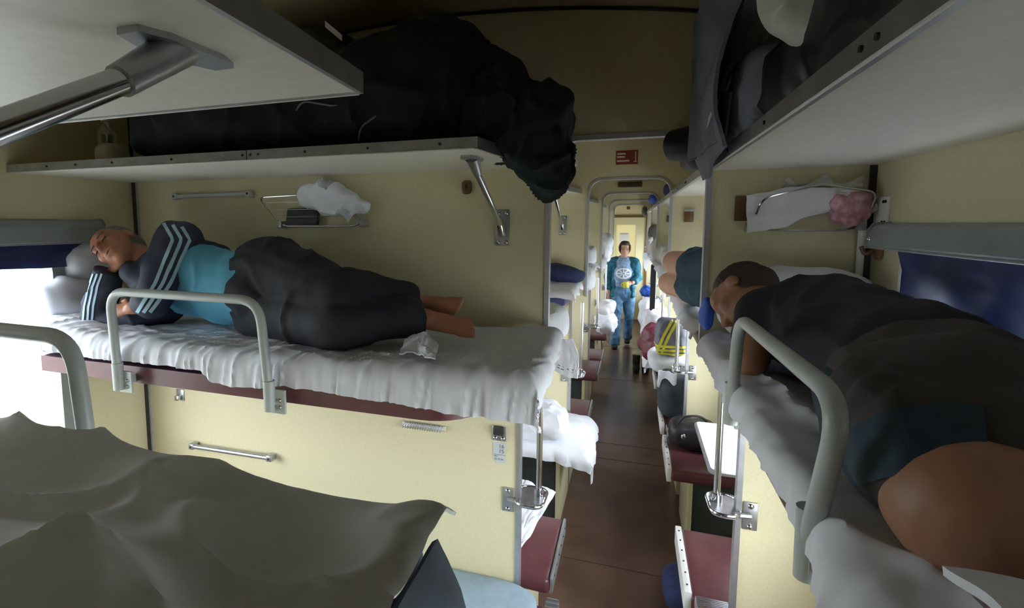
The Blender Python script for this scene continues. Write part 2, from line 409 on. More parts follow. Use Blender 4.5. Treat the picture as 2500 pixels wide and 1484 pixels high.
def text(name, body, size, loc, rot, material, parent, align='CENTER'):
    cu = bpy.data.curves.new(name, 'FONT'); cu.body = body; cu.size = size; cu.align_x = align; cu.align_y = 'CENTER'; cu.extrude = 0.0003; cu.space_line = 0.9
    t = bpy.data.objects.new('tmp', cu); COL.objects.link(t)
    dg = bpy.context.evaluated_depsgraph_get(); dg.update(); me = bpy.data.meshes.new_from_object(t.evaluated_get(dg)); me.name = name
    bpy.data.objects.remove(t); me.materials.clear(); me.materials.append(MT[material])
    o = bpy.data.objects.new(name, me); COL.objects.link(o)
    o.parent = parent; o.location = V(loc) - LOC[parent]; o.rotation_euler = rot; LOC[o] = LOC[parent]
    return o
# ================================================================== the carriage shell
bm = B(XL - 0.08, XR + 0.08, BACK, END + 0.05, -0.05, 0)
floor = obj('floor', bm, 'floor', smooth=False); tag(floor, 'glossy brown linoleum floor of the aisle', None, kind='structure')
for k, yy in enumerate([2.9, 4.3, 4.62, 6.6, 8.4]):
    obj('floor_seam', B(XL, XR, yy, yy + 0.004, 0.0, 0.0015), 'dark', floor, smooth=False)
bm = bmesh.new(); N = 28
prof = [(XL - 0.06 + (XR - XL + 0.12) * i / N,) for i in range(N + 1)]
poly = [(x[0], ceil_z(x[0])) for x in prof] + [(x[0], ceil_z(x[0]) + 0.04) for x in reversed(prof)]
for i in range(N):
    x0, x1 = prof[i][0], prof[i + 1][0]
    vs = [bm.verts.new(p) for p in ((x0, BACK, ceil_z(x0)), (x1, BACK, ceil_z(x1)), (x1, END + .05, ceil_z(x1)), (x0, END + .05, ceil_z(x0)),
                                    (x0, BACK, ceil_z(x0) + .04), (x1, BACK, ceil_z(x1) + .04), (x1, END + .05, ceil_z(x1) + .04), (x0, END + .05, ceil_z(x0) + .04))]
    bm.faces.new(vs[:4]); bm.faces.new(vs[7:3:-1])
bmesh.ops.remove_doubles(bm, verts=bm.verts[:], dist=1e-5)
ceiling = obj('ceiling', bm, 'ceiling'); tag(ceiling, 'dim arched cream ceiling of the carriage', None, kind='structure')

WZ0, WZ1 = 0.80, 1.80
def wspan(a, b, side):
    if (a, b) == (NEAR, P0): return (0.30, 1.545) if side < 0 else (0.28, 1.672)
    c = (a + b) / 2; return c - 0.61, c + 0.61
walls = {}
for side, X0, nm in ((-1, XL, 'wall_left'), (1, XR, 'wall_right')):
    bm = bmesh.new(); x0, x1 = (X0 - 0.08, X0) if side < 0 else (X0, X0 + 0.08)
    box(bm, x0, x1, BACK, END + 0.05, -0.05, WZ0); box(bm, x0, x1, BACK, END + 0.05, WZ1, 2.50)
    e = BACK
    for a, b in BAYS[1:]:  # unseen bay behind the camera left windowless to hold back daylight
        s, t = wspan(a, b, side); box(bm, x0, x1, e, s, WZ0, WZ1); e = t
    box(bm, x0, x1, e, END + 0.05, WZ0, WZ1)
    o = obj(nm, bm, 'panel', smooth=False); walls[side] = o
    tag(o, 'cream laminate window wall %s' % ('behind the sleeping man\'s head' if side < 0 else 'along the side berths'), None, kind='structure')
for side, nm, y in ((0, 'wall_back', BACK),):
    o = obj(nm, B(XL, XR, BACK - 0.05, BACK, 0, 2.68), 'panel', smooth=False); tag(o, 'cream bulkhead behind the photographer', None, kind='structure')

# windows ---------------------------------------------------------------
wn = 0
for bi, (a, b) in enumerate(BAYS):
    if bi == 0: continue
    for side in (-1, 1):
        wn += 1; s, t = wspan(a, b, side); X0 = XL if side < 0 else XR
        o = thing('window_%d' % wn, '%s carriage window %s' % ('left' if side < 0 else 'right', 'behind the camera' if bi == 0 else 'of the %s bay' % ORD[bi - 1]), None, (X0, (s + t) / 2, WZ0), kind='structure')
        i0, i1 = (X0 - 0.07, X0 + 0.012) if side < 0 else (X0 - 0.012, X0 + 0.07)
        fr = bmesh.new(); fw = 0.035
        outer = [(s, WZ0), (t, WZ0), (t, WZ1), (s, WZ1)]
        def rr(a0, a1, b0, b1, r):
            pts = fillet([V((a0, b0, 0)), V((a1, b0, 0)), V((a1, b1, 0)), V((a0, b1, 0))], r, 5, True); return [(p.x, p.y) for p in pts]
        O = rr(s - 0.015, t + 0.015, WZ0 - 0.015, WZ1 + 0.015, 0.06); I = rr(s + fw, t - fw, WZ0 + fw, WZ1 - fw, 0.06)
        def ring(bm, O, I, x0, x1):
            n = len(O); A = [[bm.verts.new((x, p[0], p[1])) for p in R] for x in (x0, x1) for R in (O, I)]
            for k in range(n):
                j = (k + 1) % n
                bm.faces.new((A[0][k], A[0][j], A[1][j], A[1][k])); bm.faces.new((A[2][k], A[2][j], A[3][j], A[3][k]))
                bm.faces.new((A[0][k], A[0][j], A[2][j], A[2][k])); bm.faces.new((A[1][k], A[1][j], A[3][j], A[3][k]))
        ring(fr, O, I, i0, i1); obj('window_frame', fr, 'valance', o)
        xm = X0 - 0.04 if side < 0 else X0 + 0.04
        obj('transom_bar', B(xm - 0.02, xm + 0.02, s + 0.01, t - 0.01, 1.462, 1.503, bev=0.005), 'alu', o)
        obj('window_pane', B(xm - 0.003, xm + 0.003, s + 0.02, t - 0.02, WZ0 + 0.02, 1.465), 'glass', o, smooth=False)
        obj('window_pane', B(xm - 0.003, xm + 0.003, s + 0.02, t - 0.02, 1.500, WZ1 - 0.02), 'glass', o, smooth=False)
        if bi in (1, 2):
            obj('guide_rail', B(X0 - 0.004, X0 + 0.012, t + 0.02, t + 0.035, 0.85, 1.82) if side < 0 else B(X0 - 0.012, X0 + 0.004, t + 0.004, t + 0.03, 0.85, 1.80), 'whitepaint', o)

# ground outside ----------------------------------------------------------
g = obj('ground_outside', B(-60, 60, -60, 80, -1.35, -1.30), 'ground', smooth=False); tag(g, 'pale trackside ground beyond the windows', None, kind='structure')
bank = obj('ground_embankment', B(-9.5, -7.5, -20, 30, -1.30, 0.10, bev=0.3), 'ground'); tag(bank, 'pale embankment seen through the left window', None, kind='structure')

# cross partitions with an arched aisle opening ----------------------------
TH = 0.028
def opening(grow=0.0):
    g = grow
    L = [(OB + g, 0.0), (OB + g, 1.40 + g), (OA + g, 1.40 + g)]
    arc = fillet([V((OA + g, 1.5, 0)), V((OA + g, ARCH - g, 0)), V((RA - g, ARCH - g, 0)), V((RA - g, 1.5, 0))], 0.10, 6)
    Rr = [(RA - g, 1.50), (RA - g, 1.455 + g), (RB - g, 1.455 + g), (RB - g, 0.0)]
    out = L + [(p.x, p.y + (0.012 * math.cos((p.x + 0.03) / 0.26 * PI / 2) if p.y > ARCH - 0.05 else 0)) for p in arc] + Rr[1:]
    return out
def partition(y, label):
    o = thing('wall_partition', label, None, ((XL + XR) / 2, y, 0), kind='structure')
    op = opening()
    tops = [(XR - (XR - XL) * i / 16, ceil_z(XR - (XR - XL) * i / 16)) for i in range(17)]
    poly = [(XL, 0)] + op + [(XR, 0)] + tops
    obj('panel', prism(bmesh.new(), poly, 'y', y - TH / 2, y + TH / 2), 'panel', o, smooth=False)
    op = opening()
    def strip(pts, wd=0.011):
        bm = bmesh.new(); n = len(pts)
        for k in range(n - 1):
            (x0, z0), (x1, z1) = pts[k], pts[k + 1]; d = V((x1 - x0, z1 - z0, 0)).normalized() * 0.004
            nx, nzv = -d.y / 0.004 * wd, d.x / 0.004 * wd
            q = [(x0 - d.x, z0 - d.y), (x1 + d.x, z1 + d.y), (x1 + d.x - nx * 0, z1 + d.y), (x0 - d.x, z0 - d.y)]
            A = [(x0 - d.x - nx, z0 - d.y - nzv), (x1 + d.x - nx, z1 + d.y - nzv), (x1 + d.x + nx * .5, z1 + d.y + nzv * .5), (x0 - d.x + nx * .5, z0 - d.y + nzv * .5)]
            va = [bm.verts.new((p[0], y - TH / 2 - 0.006, p[1])) for p in A]; vb = [bm.verts.new((p[0], y + TH / 2 + 0.006, p[1])) for p in A]
            bm.faces.new(va); bm.faces.new(vb[::-1])
            for i in range(4): bm.faces.new((va[i], va[(i + 1) % 4], vb[(i + 1) % 4], vb[i]))
        return bm
    obj('edge_trim', strip(op[0:2]), 'alu', o, smooth=False)
    k = next(i for i, p in enumerate(op) if p[1] > ARCH - 0.08)
    arc = [p for p in op[2:-2]]
    obj('arch_trim', strip(arc), 'trim', o, smooth=False)
    obj('edge_trim', strip(op[-2:]), 'alu', o, smooth=False)
    obj('corner_strip', B(XL, XL + 0.02, y - TH / 2 - 0.012, y - TH / 2, 0.0, 2.44), 'dark', o, smooth=False)
    obj('corner_bead', B(XL + 0.02, XL + 0.030, y - TH / 2 - 0.008, y - TH / 2, 0.0, 2.44), 'trim', o, smooth=False)
    obj('corner_strip', B(XR - 0.016, XR, y - TH / 2 - 0.012, y - TH / 2, 0.0, 2.44), 'dark', o, smooth=False)
    obj('ceiling_bead', tube(bmesh.new(), [(x, y - TH / 2 - 0.004, ceil_z(x) - 0.006) for x in [XL + 0.03 + (XR - XL - 0.06) * i / 14 for i in range(15)]], 0.006, 6), 'dark', o)
    return o
pnames = ['cream partition with the 16 15 seat plate', 'cream partition and arch carrying the small red sign'] + ['cream partition and grey arch, %s from the camera' % q for q in ('third', 'fourth', 'fifth')]
parts0 = partition(P0, pnames[0])
for k in range(1, 5): copy_tree(parts0, (0, PITCHY * k, 0), pnames[k])
copy_tree(parts0, (0, NEAR - P0, 0), 'cream partition level with the camera')

# end wall and door ---------------------------------------------------------
o = thing('wall_end', 'cream end wall around the far door', None, ((XL + XR) / 2, END, 0), kind='structure')
dx0, dx1, dz = -0.43, 0.27, 2.02
tops = [(XR - (XR - XL) * i / 16, ceil_z(XR - (XR - XL) * i / 16)) for i in range(17)]
obj('panel', prism(bmesh.new(), [(XL, 0), (dx0, 0), (dx0, dz), (dx1, dz), (dx1, 0), (XR, 0)] + tops, 'y', END, END + 0.04), 'panel', o, smooth=False)
obj('ceiling_speaker', B(-0.11, -0.05, END - 0.02, END, 2.16, 2.22, bev=0.008), 'brown', o)
d = thing('door_1', 'cream end door with a yellow lit window', None, ((dx0 + dx1) / 2, END + 0.02, 0), kind='structure')
bm = bmesh.new()
for q in ((dx0 - 0.02, dx0 + 0.025, 0, dz + 0.02), (dx1 - 0.025, dx1 + 0.02, 0, dz + 0.02), (dx0, dx1, dz - 0.015, dz + 0.03)): box(bm, q[0], q[1], END - 0.03, END + 0.01, q[2], q[3])
obj('door_frame', bm, 'brown', d, smooth=False)
wx0, wx1, wz0, wz1 = -0.295, 0.075, 0.95, 1.875
leaf = bmesh.new(); O = [(dx0 + 0.02, 0.0), (dx1 - 0.02, 0.0), (dx1 - 0.02, dz - 0.01), (dx0 + 0.02, dz - 0.01)]
for q in ((O[0][0], wx0, 0.0, dz - 0.01), (wx1, O[1][0], 0.0, dz - 0.01), (wx0, wx1, 0.0, wz0), (wx0, wx1, wz1, dz - 0.01)): box(leaf, q[0], q[1], END + 0.005, END + 0.035, q[2], q[3])
lf = obj('door_leaf', leaf, 'panel', d, smooth=False)
obj('door_pane', B(wx0, wx1, END + 0.015, END + 0.02, wz0, wz1), 'frosted', d, smooth=False)
obj('door_handle', Tb([(0.19, END - 0.01, 1.0), (0.19, END - 0.05, 1.02), (0.12, END - 0.05, 1.02)], 0.01), 'steel', d)
n = tag(obj('notice_sheet', B(-0.23, -0.06, END - 0.004, END + 0.004, 1.52, 1.71), 'paper', smooth=False), 'white paper notice taped to the end door window', 'notice')
obj('print_line', B(-0.22, -0.07, END - 0.006, END - 0.0045, 1.685, 1.695), 'ink', n, smooth=False)

# ================================================================== luggage shelves
def screw_row(parent, pts, r=0.004, d=(0, -1, 0)):
    for p in pts:
        b = bmesh.new(); cyl(b, V(p), V(p) + V(d) * 0.003, r, 8); obj('screw', b, 'dark', parent)
def shelf_strut(shelf, x, yt, yb, zt, zb, sgn, r=0.0115):
    """chrome tube between a plate under the shelf and a plate on the partition. sgn: +1 partition lies at larger y"""
    st = bmesh.new(); top = V((x, yt, zt - 0.012)); bot = V((x + 0.015, yb - sgn * 0.02, zb))
    tube(st, [top + V((0, 0, 0.006)), top.lerp(bot, 0.04), top.lerp(bot, 0.5), bot.lerp(top, 0.03), bot], r, 16); s = obj('strut', st, 'steel', shelf)
    c = bmesh.new(); rcone(c, top + V((0, 0, 0.012)), 0.022, top.lerp(bot, 0.16), r + 0.003, e0=False, e1=False); obj('socket', c, 'dull', s)
    pl = bmesh.new(); ww, ll = 0.026, 0.068
    prism(pl, [(x - ww, yt - ll * .55), (x - ww * .55, yt - ll), (x + ww * .55, yt - ll), (x + ww, yt - ll * .55), (x + ww, yt + ll * .55), (x + ww * .55, yt + ll), (x - ww * .55, yt + ll), (x - ww, yt + ll * .55)], 'z', zt - 0.007, zt)
    obj('top_plate', pl, 'dull', s, smooth=False)
    yf = yb - sgn * 0.0
    wp = B(x - 0.012, x + 0.042, min(yf, yf - sgn * 0.007), max(yf, yf - sgn * 0.007), zb - 0.068, zb + 0.066, bev=0.003); obj('wall_plate', wp, 'dull', s)
    cc = bmesh.new(); rcone(cc, bot + V((0, 0, -0.02)), 0.016, bot.lerp(top, 0.05), 0.015); obj('socket', cc, 'steel', s)
    for (bx, bz) in ((0.0, -0.055), (0.03, -0.055), (0.03, 0.052), (0.0, 0.052)):
        b = bmesh.new(); ell(b, (x + bx, yf - sgn * 0.008, zb + bz), (0.008, 0.005, 0.008), nu=10, nv=6); obj('bolt', b, 'steel', s)
def cross_shelf(yw, yf, label, sgn, detail=True):
    """luggage shelf over a cross berth; yw partition side, yf free edge"""
    o = thing('luggage_shelf', label, 'shelf', ((XL + OA) / 2, (yw + yf) / 2, SH_L))
    xe, xm = -0.402, -0.335
    ymid = yw - sgn * 0.10
    poly = [(XL, yw), (XL, yf), (xe, yf), (xm, yw)]
    obj('board', prism(bmesh.new(), poly, 'z', SH_L, SH_L + 0.024), 'shelf', o, smooth=False)
    t = -0.008 * sgn
    s1 = obj('edge_strip', B(XL, xe, min(yf, yf + t), max(yf, yf + t), SH_L - 0.002, SH_L + 0.030), 'alu', o, smooth=False)
    obj('edge_bead', Tb([(XL, yf + t, SH_L - 0.001), (xe, yf + t, SH_L - 0.001)], 0.0025, 6), 'whitepaint', s1)
    e = bmesh.new(); dv = V((xm - xe, yw - yf, 0)).normalized(); nn = V((dv.y, -dv.x, 0)) * (0.008 * sgn)
    if nn.x < 0: nn = -nn
    prism(e, [(xe, yf + t), (xm, yw), (xm + nn.x, yw), (xe + nn.x, yf + t)], 'z', SH_L - 0.002, SH_L + 0.030)
    s2 = obj('edge_strip', e, 'alu', o, smooth=False)
    if detail:
        screw_row(s1, [(x, yf + t, SH_L + 0.015) for x in (-2.05, -1.9, -1.72, -1.45, -1.16, -1.13, -1.10, -0.93, -0.72, -0.50)], d=(0, -sgn, 0))
        obj('joint_line', B(-1.146, -1.144, min(yf + t * 1.1, yf), max(yf + t * 1.1, yf), SH_L - 0.002, SH_L + 0.030), 'dark', s1, smooth=False)
    return o
sh_far = cross_shelf(P0 - TH / 2, 1.385, 'luggage shelf above the sleeping man in the blue tee', 1)
shelf_strut(sh_far, -0.468, 1.575, P0 - TH / 2, SH_L, 1.885, 1)
sh_near = cross_shelf(NEAR + TH / 2, 0.735, 'large luggage shelf overhead in the top left corner', -1)
shelf_strut(sh_near, -0.488, 0.485, NEAR + TH / 2, SH_L, 1.80, -1, 0.0135)
for k in range(1, 5):
    q = copy_tree(sh_far, (0, PITCHY * k, 0), 'cross luggage shelf with chrome strut, %s bay from the camera' % ORD[k])
for k in range(0, 4): cross_shelf(PART[k] + TH / 2, PART[k] + 0.57, 'cross luggage shelf just behind the %s partition' % ORD[k], -1, detail=False)
def side_shelf(a, b, label):
    o = thing('luggage_shelf', label, 'shelf', ((RA + XR) / 2, (a + b) / 2, SH_R))
    obj('board', B(RA, XR, a + TH / 2, b - TH / 2, SH_R, SH_R + 0.024), 'shelf', o, smooth=False)
    s = obj('edge_strip', B(RA - 0.010, RA, a + TH / 2, b - TH / 2, SH_R - 0.002, SH_R + 0.032), 'alu', o, smooth=False)
    obj('edge_bead', Tb([(RA - 0.010, a + TH / 2, SH_R - 0.001), (RA - 0.010, b - TH / 2, SH_R - 0.001)], 0.0025, 6), 'whitepaint', s)
    screw_row(s, [(RA - 0.010, y, SH_R + 0.016) for y in (a + 0.72, a + 0.76, a + 1.2, a + 1.6)], d=(-1, 0, 0))
    return o
for k, (a, b) in enumerate(BAYS[1:]):
    side_shelf(a, b, 'side luggage shelf over the man in the black tee' if k == 0 else 'side luggage shelf, %s bay from the camera' % ORD[k])

# ================================================================== berths
def cross_berth(yw, yf, label, xend=-0.402, x0=-2.15, rail=True, sgn=1):
    o = thing('upper_berth', label, 'berth', ((x0 + xend) / 2, (yw + yf) / 2, BOARD))
    r = 0.16; s = sgn
    pts = [(x0, yw), (x0, yf)] + [(xend - r + r * math.sin(q), yf + s * r * (1 - math.cos(q))) for q in [PI / 2 * k / 8 for k in range(9)]] + [(xend, yw)]
    bm = prism(bmesh.new(), pts, 'z', BOARD, BOARD + 0.06); obj('berth_board', bm, 'vinyl', o)
    for x in (-2.02, -0.62):
        obj('support_bracket', B(x - 0.015, x + 0.015, min(yw, yw - s * 0.05), max(yw, yw - s * 0.05), BOARD - 0.05, BOARD, bev=0.004), 'dull', o)
    if rail: guard_rail(o, [V((-1.675, yf - s * 0.055, 1.37)), V((-1.690, yf - s * 0.055, 1.672)), V((-1.065, yf - s * 0.055, 1.668)), V((-1.040, yf - s * 0.055, 1.37))], V((0, -s, 0)), V((1, 0, 0)))
    return o
def guard_rail(o, pts, out, along, bracket=True, gap=0.056, r=0.0150):
    rl = obj('guard_rail', Tb(fillet(pts, 0.075, 8), r, 14), 'paint', o)
    if not bracket: return rl
    for p, sg in ((pts[0], 1), (pts[-1], 1)):
        c = V((p.x, p.y, p.z))
        b = bmesh.new(); rcone(b, c + V((0, 0, -0.045)), r + 0.002, c + V((0, 0, 0.05)), r + 0.0035, e0=False, e1=False)
        q = c + along * 0.022 - out * 0.012; w_ = c - out * gap
        dx = 0.028 if abs(along.x) > 0.5 else 0.004; dy = 0.028 if abs(along.y) > 0.5 else 0.004
        box(b, q.x - dx, q.x + dx, q.y - dy, q.y + dy, c.z - 0.055, c.z + 0.02)
        box(b, min(c.x - dx * .6, w_.x), max(c.x + dx * .6, w_.x), min(c.y - dy * .6, w_.y), max(c.y + dy * .6, w_.y), c.z - 0.03, c.z)
        bk = obj('rail_bracket', b, 'paint', o)
        for zz in (-0.034, -0.012):
            s = bmesh.new(); ell(s, c + along * 0.032 - out * 0.007 + V((0, 0, zz)), 0.006, nu=8, nv=6); obj('bolt', s, 'dull', bk)
    return rl
berth_far = cross_berth(P0 - TH / 2, 1.365, 'burgundy upper berth carrying the sleeping man in the blue tee')
berth_near = cross_berth(NEAR + TH / 2, 0.70, 'upper berth under the sheet in the lower left corner', sgn=-1, rail=False)
guard_rail(berth_near, [V((-1.670, 0.735, 1.37)), V((-1.690, 0.735, 1.678)), V((-1.060, 0.735, 1.672)), V((-1.030, 0.735, 1.37))], V((0, 1, 0)), V((1, 0, 0)), r=0.0165)
def side_berth(a, b, label, rail=True):
    o = thing('side_upper_berth', label, 'berth', ((RA + XR) / 2, (a + b) / 2, SBOARD))
    obj('berth_board', B(RA, XR - 0.005, a + 0.03, b - 0.03, SBOARD, SBOARD + 0.05, bev=0.015), 'vinyl', o)
    if rail: guard_rail(o, [V((RA - 0.010, b - 1.185, 1.49)), V((RA - 0.010, b - 1.265, 1.703)), V((RA - 0.010, b - 0.665, 1.695)), V((RA - 0.010, b - 0.63, 1.49))], V((-1, 0, 0)), V((0, 1, 0)), gap=0.012, r=0.0125)
    return o
sb0 = side_berth(NEAR, P0, 'side upper berth carrying the man in the black tee')
# ================================================================== fixtures on the walls
YF = P0 - TH / 2                     # face of the first partition
def bar_rail(name, x0, x1, z, label, cat, tilt=0.0, m='whitepaint', out=0.03, r=0.011):
    o = thing(name, label, cat, ((x0 + x1) / 2, YF, z))
    obj('bar', Tb([(x0, YF - out, z - tilt), (x1, YF - out, z + tilt)], r, 10), m, o)
    for x, zz in ((x0, z - tilt), (x1, z + tilt)):
        b = B(x - 0.014, x + 0.014, YF - out - 0.012, YF, zz - 0.014, zz + 0.014, bev=0.004); e = obj('end_mount', b, m, o)
        s = bmesh.new(); ell(s, (x, YF - out - 0.013, zz), 0.005, nu=8, nv=6); obj('screw', s, 'dark', e)
    return o
bar_rail('towel_rail', -1.995, -1.580, 2.030, 'thin white towel rail on the wall above the sleeper', 'rail', 0.002, 'plate', 0.02, 0.009)
bar_rail('grab_bar', -1.965, -1.515, 0.840, 'grey metal grab bar low on the bright partition', 'bar', 0.004, 'dull')
# wire rack
def wire_rack(name, loop, yo_top, yo_bot, label, yf, m='steel', r=0.0035):
    """loop: list of (x, z, 1 top / 0 bottom)"""
    xs = [p[0] for p in loop]; o = thing(name, label, 'rack', ((min(xs) + max(xs)) / 2, yf, min(p[1] for p in loop)))
    pts = [V((x, yf - (yo_top if t else yo_bot), z)) for x, z, t in loop]
    obj('wire_frame', Tb(fillet(pts, 0.03, 5, True), r, 8, closed=True), m, o)
    bot = [p for p in loop if not p[2]]
    for x, z, t in (bot[0], bot[-1]):
        obj('clip', B(x - 0.012, x + 0.012, yf - yo_bot - 0.01, yf, z - 0.018, z + 0.012, bev=0.004), 'dull', o)
    return o
rk = wire_rack('wire_rack', [(-1.485, 2.012, 1), (-1.415, 1.900, 0), (-1.385, 1.890, 0), (-1.06, 1.890, 0), (-1.02, 1.905, 0), (-1.075, 2.022, 1)], 0.075, 0.03, 'folding wire rack holding a phone above the sleeper\'s legs', YF)
for x0, x1, z in ((-1.44, -1.03, 1.93), (-1.46, -1.05, 1.96), (-1.475, -1.06, 1.99)):
    obj('cross_wire', Tb([(x0, YF - 0.03 - (z - 1.89) * .36, z), (x1, YF - 0.03 - (z - 1.89) * .36, z)], 0.0008, 5), 'dull', rk)
ph = thing('phone', 'black smartphone standing in the wire rack', 'phone', (-1.30, YF - 0.05, 1.895))
c = bmesh.new(); box(c, -0.080, 0.080, -0.005, 0.005, 0.0, 0.072, bev=0.004)
bmesh.ops.rotate(c, verts=c.verts[:], cent=(0, 0, 0), matrix=Matrix.Rotation(math.radians(-16), 3, 'X')); bmesh.ops.translate(c, verts=c.verts[:], vec=(-1.305, YF - 0.034, 1.896)); obj('case', c, 'dark', ph)
c = bmesh.new(); box(c, -0.075, 0.075, -0.0065, -0.0055, 0.005, 0.067)
bmesh.ops.rotate(c, verts=c.verts[:], cent=(0, 0, 0), matrix=Matrix.Rotation(math.radians(-16), 3, 'X')); bmesh.ops.translate(c, verts=c.verts[:], vec=(-1.305, YF - 0.034, 1.896)); obj('screen', c, 'black', ph, smooth=False)
def rack_towel(u, v):
    # hangs over the top wire, v 0..1 from wall side over to front
    x = -1.335 + 0.34 * u + 0.06 * v * u; s = v
    z = 2.045 - 0.035 * u - 0.10 * s * (0.25 + 0.75 * u) - 0.02 * math.sin(7 * u + 2 * v); y = YF - 0.055 - 0.045 * s
    f = V((u * 5, v * 4, 1.0))
    return V((x + 0.012 * fbm(f, 3), y - 0.018 * abs(fbm(f * 1.3, 5)), z + 0.016 * fbm(f, 8)))
tag(obj('towel', Lp((-1.125, YF - 0.062, 1.995), (0.150, 0.038, 0.042), 0.8, 0.7, 0.014, 16, 3, 70, 34, 0, 0.034, Matrix.Rotation(math.radians(14), 3, 'Y')), 'linen'), 'crumpled white towel thrown over the wire rack', 'towel')
# coat hooks
def hook(p, n, label):
    o = thing('coat_hook', label, 'hook', p); p = V(p); n = V(n)
    t = n.cross(V((0, 0, 1)))
    b = bmesh.new(); lump(b, p + n * 0.008, (0.019 if abs(n.y) > 0.5 else 0.009, 0.009 if abs(n.y) > 0.5 else 0.019, 0.026), 0.6, 0.6, 0, 1, 1, 16, 10); obj('back_plate', b, 'brown', o)
    obj('hook_arm', Tb(fillet([p + n * 0.012 + V((0, 0, 0.006)), p + n * 0.04 + V((0, 0, -0.012)), p + n * 0.05 + V((0, 0, 0.012))], 0.012), 0.006, 8), 'brown', o)
    return o
hook((-0.590, YF, 2.035), (0, -1, 0), 'small brown coat hook beside the chrome shelf strut')
hook((XR, 1.845, 1.818), (-1, 0, 0), 'small brown coat hook below the right valance end')
# number plate
pl = thing('seat_number_plate', 'pale seat number plate reading 16 and 15', 'sign', (-0.458, YF, 0.975))
obj('plate', prism(bmesh.new(), [(-0.484, 1.055), (-0.434, 1.055), (-0.434, 0.972), (-0.470, 0.972), (-0.484, 0.99)], 'y', YF - 0.002, YF), 'plate', pl, smooth=False)
R90 = (PI / 2, 0, 0)
text('number', '16\n15', 0.022, (-0.450, YF - 0.0024, 1.030), R90, 'ink', pl)
obj('rule_line', B(-0.482, -0.436, YF - 0.0028, YF - 0.002, 1.0055, 1.0067), 'ink', pl, smooth=False)
text('small_print', 'Place', 0.006, (-0.472, YF - 0.0024, 0.9995), R90, 'ink', pl)
text('small_print', '23 25 04', 0.010, (-0.460, YF - 0.0024, 0.988), R90, 'ink', pl)
bk = thing('berth_latch', 'small metal berth latch with two bolts above the number plate', 'latch', (-0.459, YF, 1.062))
obj('plate', B(-0.486, -0.432, YF - 0.006, YF, 1.062, 1.12, bev=0.003), 'dull', bk)
obj('rubber_pad', B(-0.480, -0.438, YF - 0.022, YF - 0.005, 1.088, 1.125, bev=0.006), 'dark', bk)
for x in (-0.474, -0.444):
    s = bmesh.new(); ell(s, (x, YF - 0.007, 1.074), (0.009, 0.006, 0.009), nu=12, nv=8); obj('bolt', s, 'steel', bk)
sk = thing('spring_rack', 'short coiled white net rail under the berth edge', 'rack', (-0.775, YF, 1.06))
obj('mount', B(-0.868, -0.680, YF - 0.006, YF, 1.074, 1.090), 'whitepaint', sk)
for i in range(16):
    x = -0.855 + i * 0.0107; obj('coil', Tb([(x + 0.006 * math.cos(q), YF - 0.014 + 0.010 * math.sin(q), 1.081 + 0.014 * math.cos(q)) for q in [2 * PI * k / 8 for k in range(8)]], 0.0016, 5, closed=True), 'dull', sk)
lb = thing('berth_bracket', 'small metal bracket low on the wall near the window', 'bracket', (-2.05, YF, 1.045))
obj('plate', B(-2.075, -2.028, YF - 0.006, YF, 1.045, 1.10, bev=0.003), 'dull', lb)
obj('tongue', B(-2.063, -2.040, YF - 0.03, YF - 0.005, 1.05, 1.075, bev=0.003), 'steel', lb)
# red sign and vent in the headers
YH = PART[1] - TH / 2
rs = thing('safety_sign', 'small dark red sign with white lines over the arch', 'sign', (-0.046, YH, 2.283))
obj('sign_face', B(-0.116, 0.022, YH - 0.004, YH, 2.283, 2.373), 'red', rs, smooth=False)
for i, (x1, z) in enumerate(((-0.055, 2.352), (-0.060, 2.332), (-0.032, 2.306))): obj('lettering', B(-0.108, x1, YH - 0.0048, YH - 0.004, z - 0.005, z + 0.005), 'paper', rs, smooth=False)
obj('pictogram', B(0.004, 0.010, YH - 0.0048, YH - 0.004, 2.296, 2.362), 'paper', rs, smooth=False)
obj('pictogram', B(-0.004, 0.016, YH - 0.0048, YH - 0.004, 2.296, 2.303), 'paper', rs, smooth=False)
YH2 = PART[2] - TH / 2
vt = thing('header_vent', 'dark slotted vent over the second arch', 'vent', (-0.04, YH2, 2.245))
obj('vent_box', B(-0.145, 0.075, YH2 - 0.02, YH2, 2.247, 2.300, bev=0.006), 'brown', vt)
for i in range(5): obj('slat', B(-0.138, 0.068, YH2 - 0.024, YH2 - 0.019, 2.253 + i * 0.009, 2.256 + i * 0.009), 'dark', vt, smooth=False)
cl = thing('ceiling_lamp', 'pale round ceiling lamp at the top edge of the picture', 'lamp', (-0.085, 1.72, 2.62))
b = bmesh.new(); ell(b, (-0.085, 1.73, 2.622), (0.085, 0.085, 0.035)); obj('diffuser', b, 'lampglass', cl)
b = bmesh.new(); cyl(b, (-0.085, 1.73, 2.615), (-0.085, 1.73, 2.64), 0.095, 24); obj('rim', b, 'trim', cl)

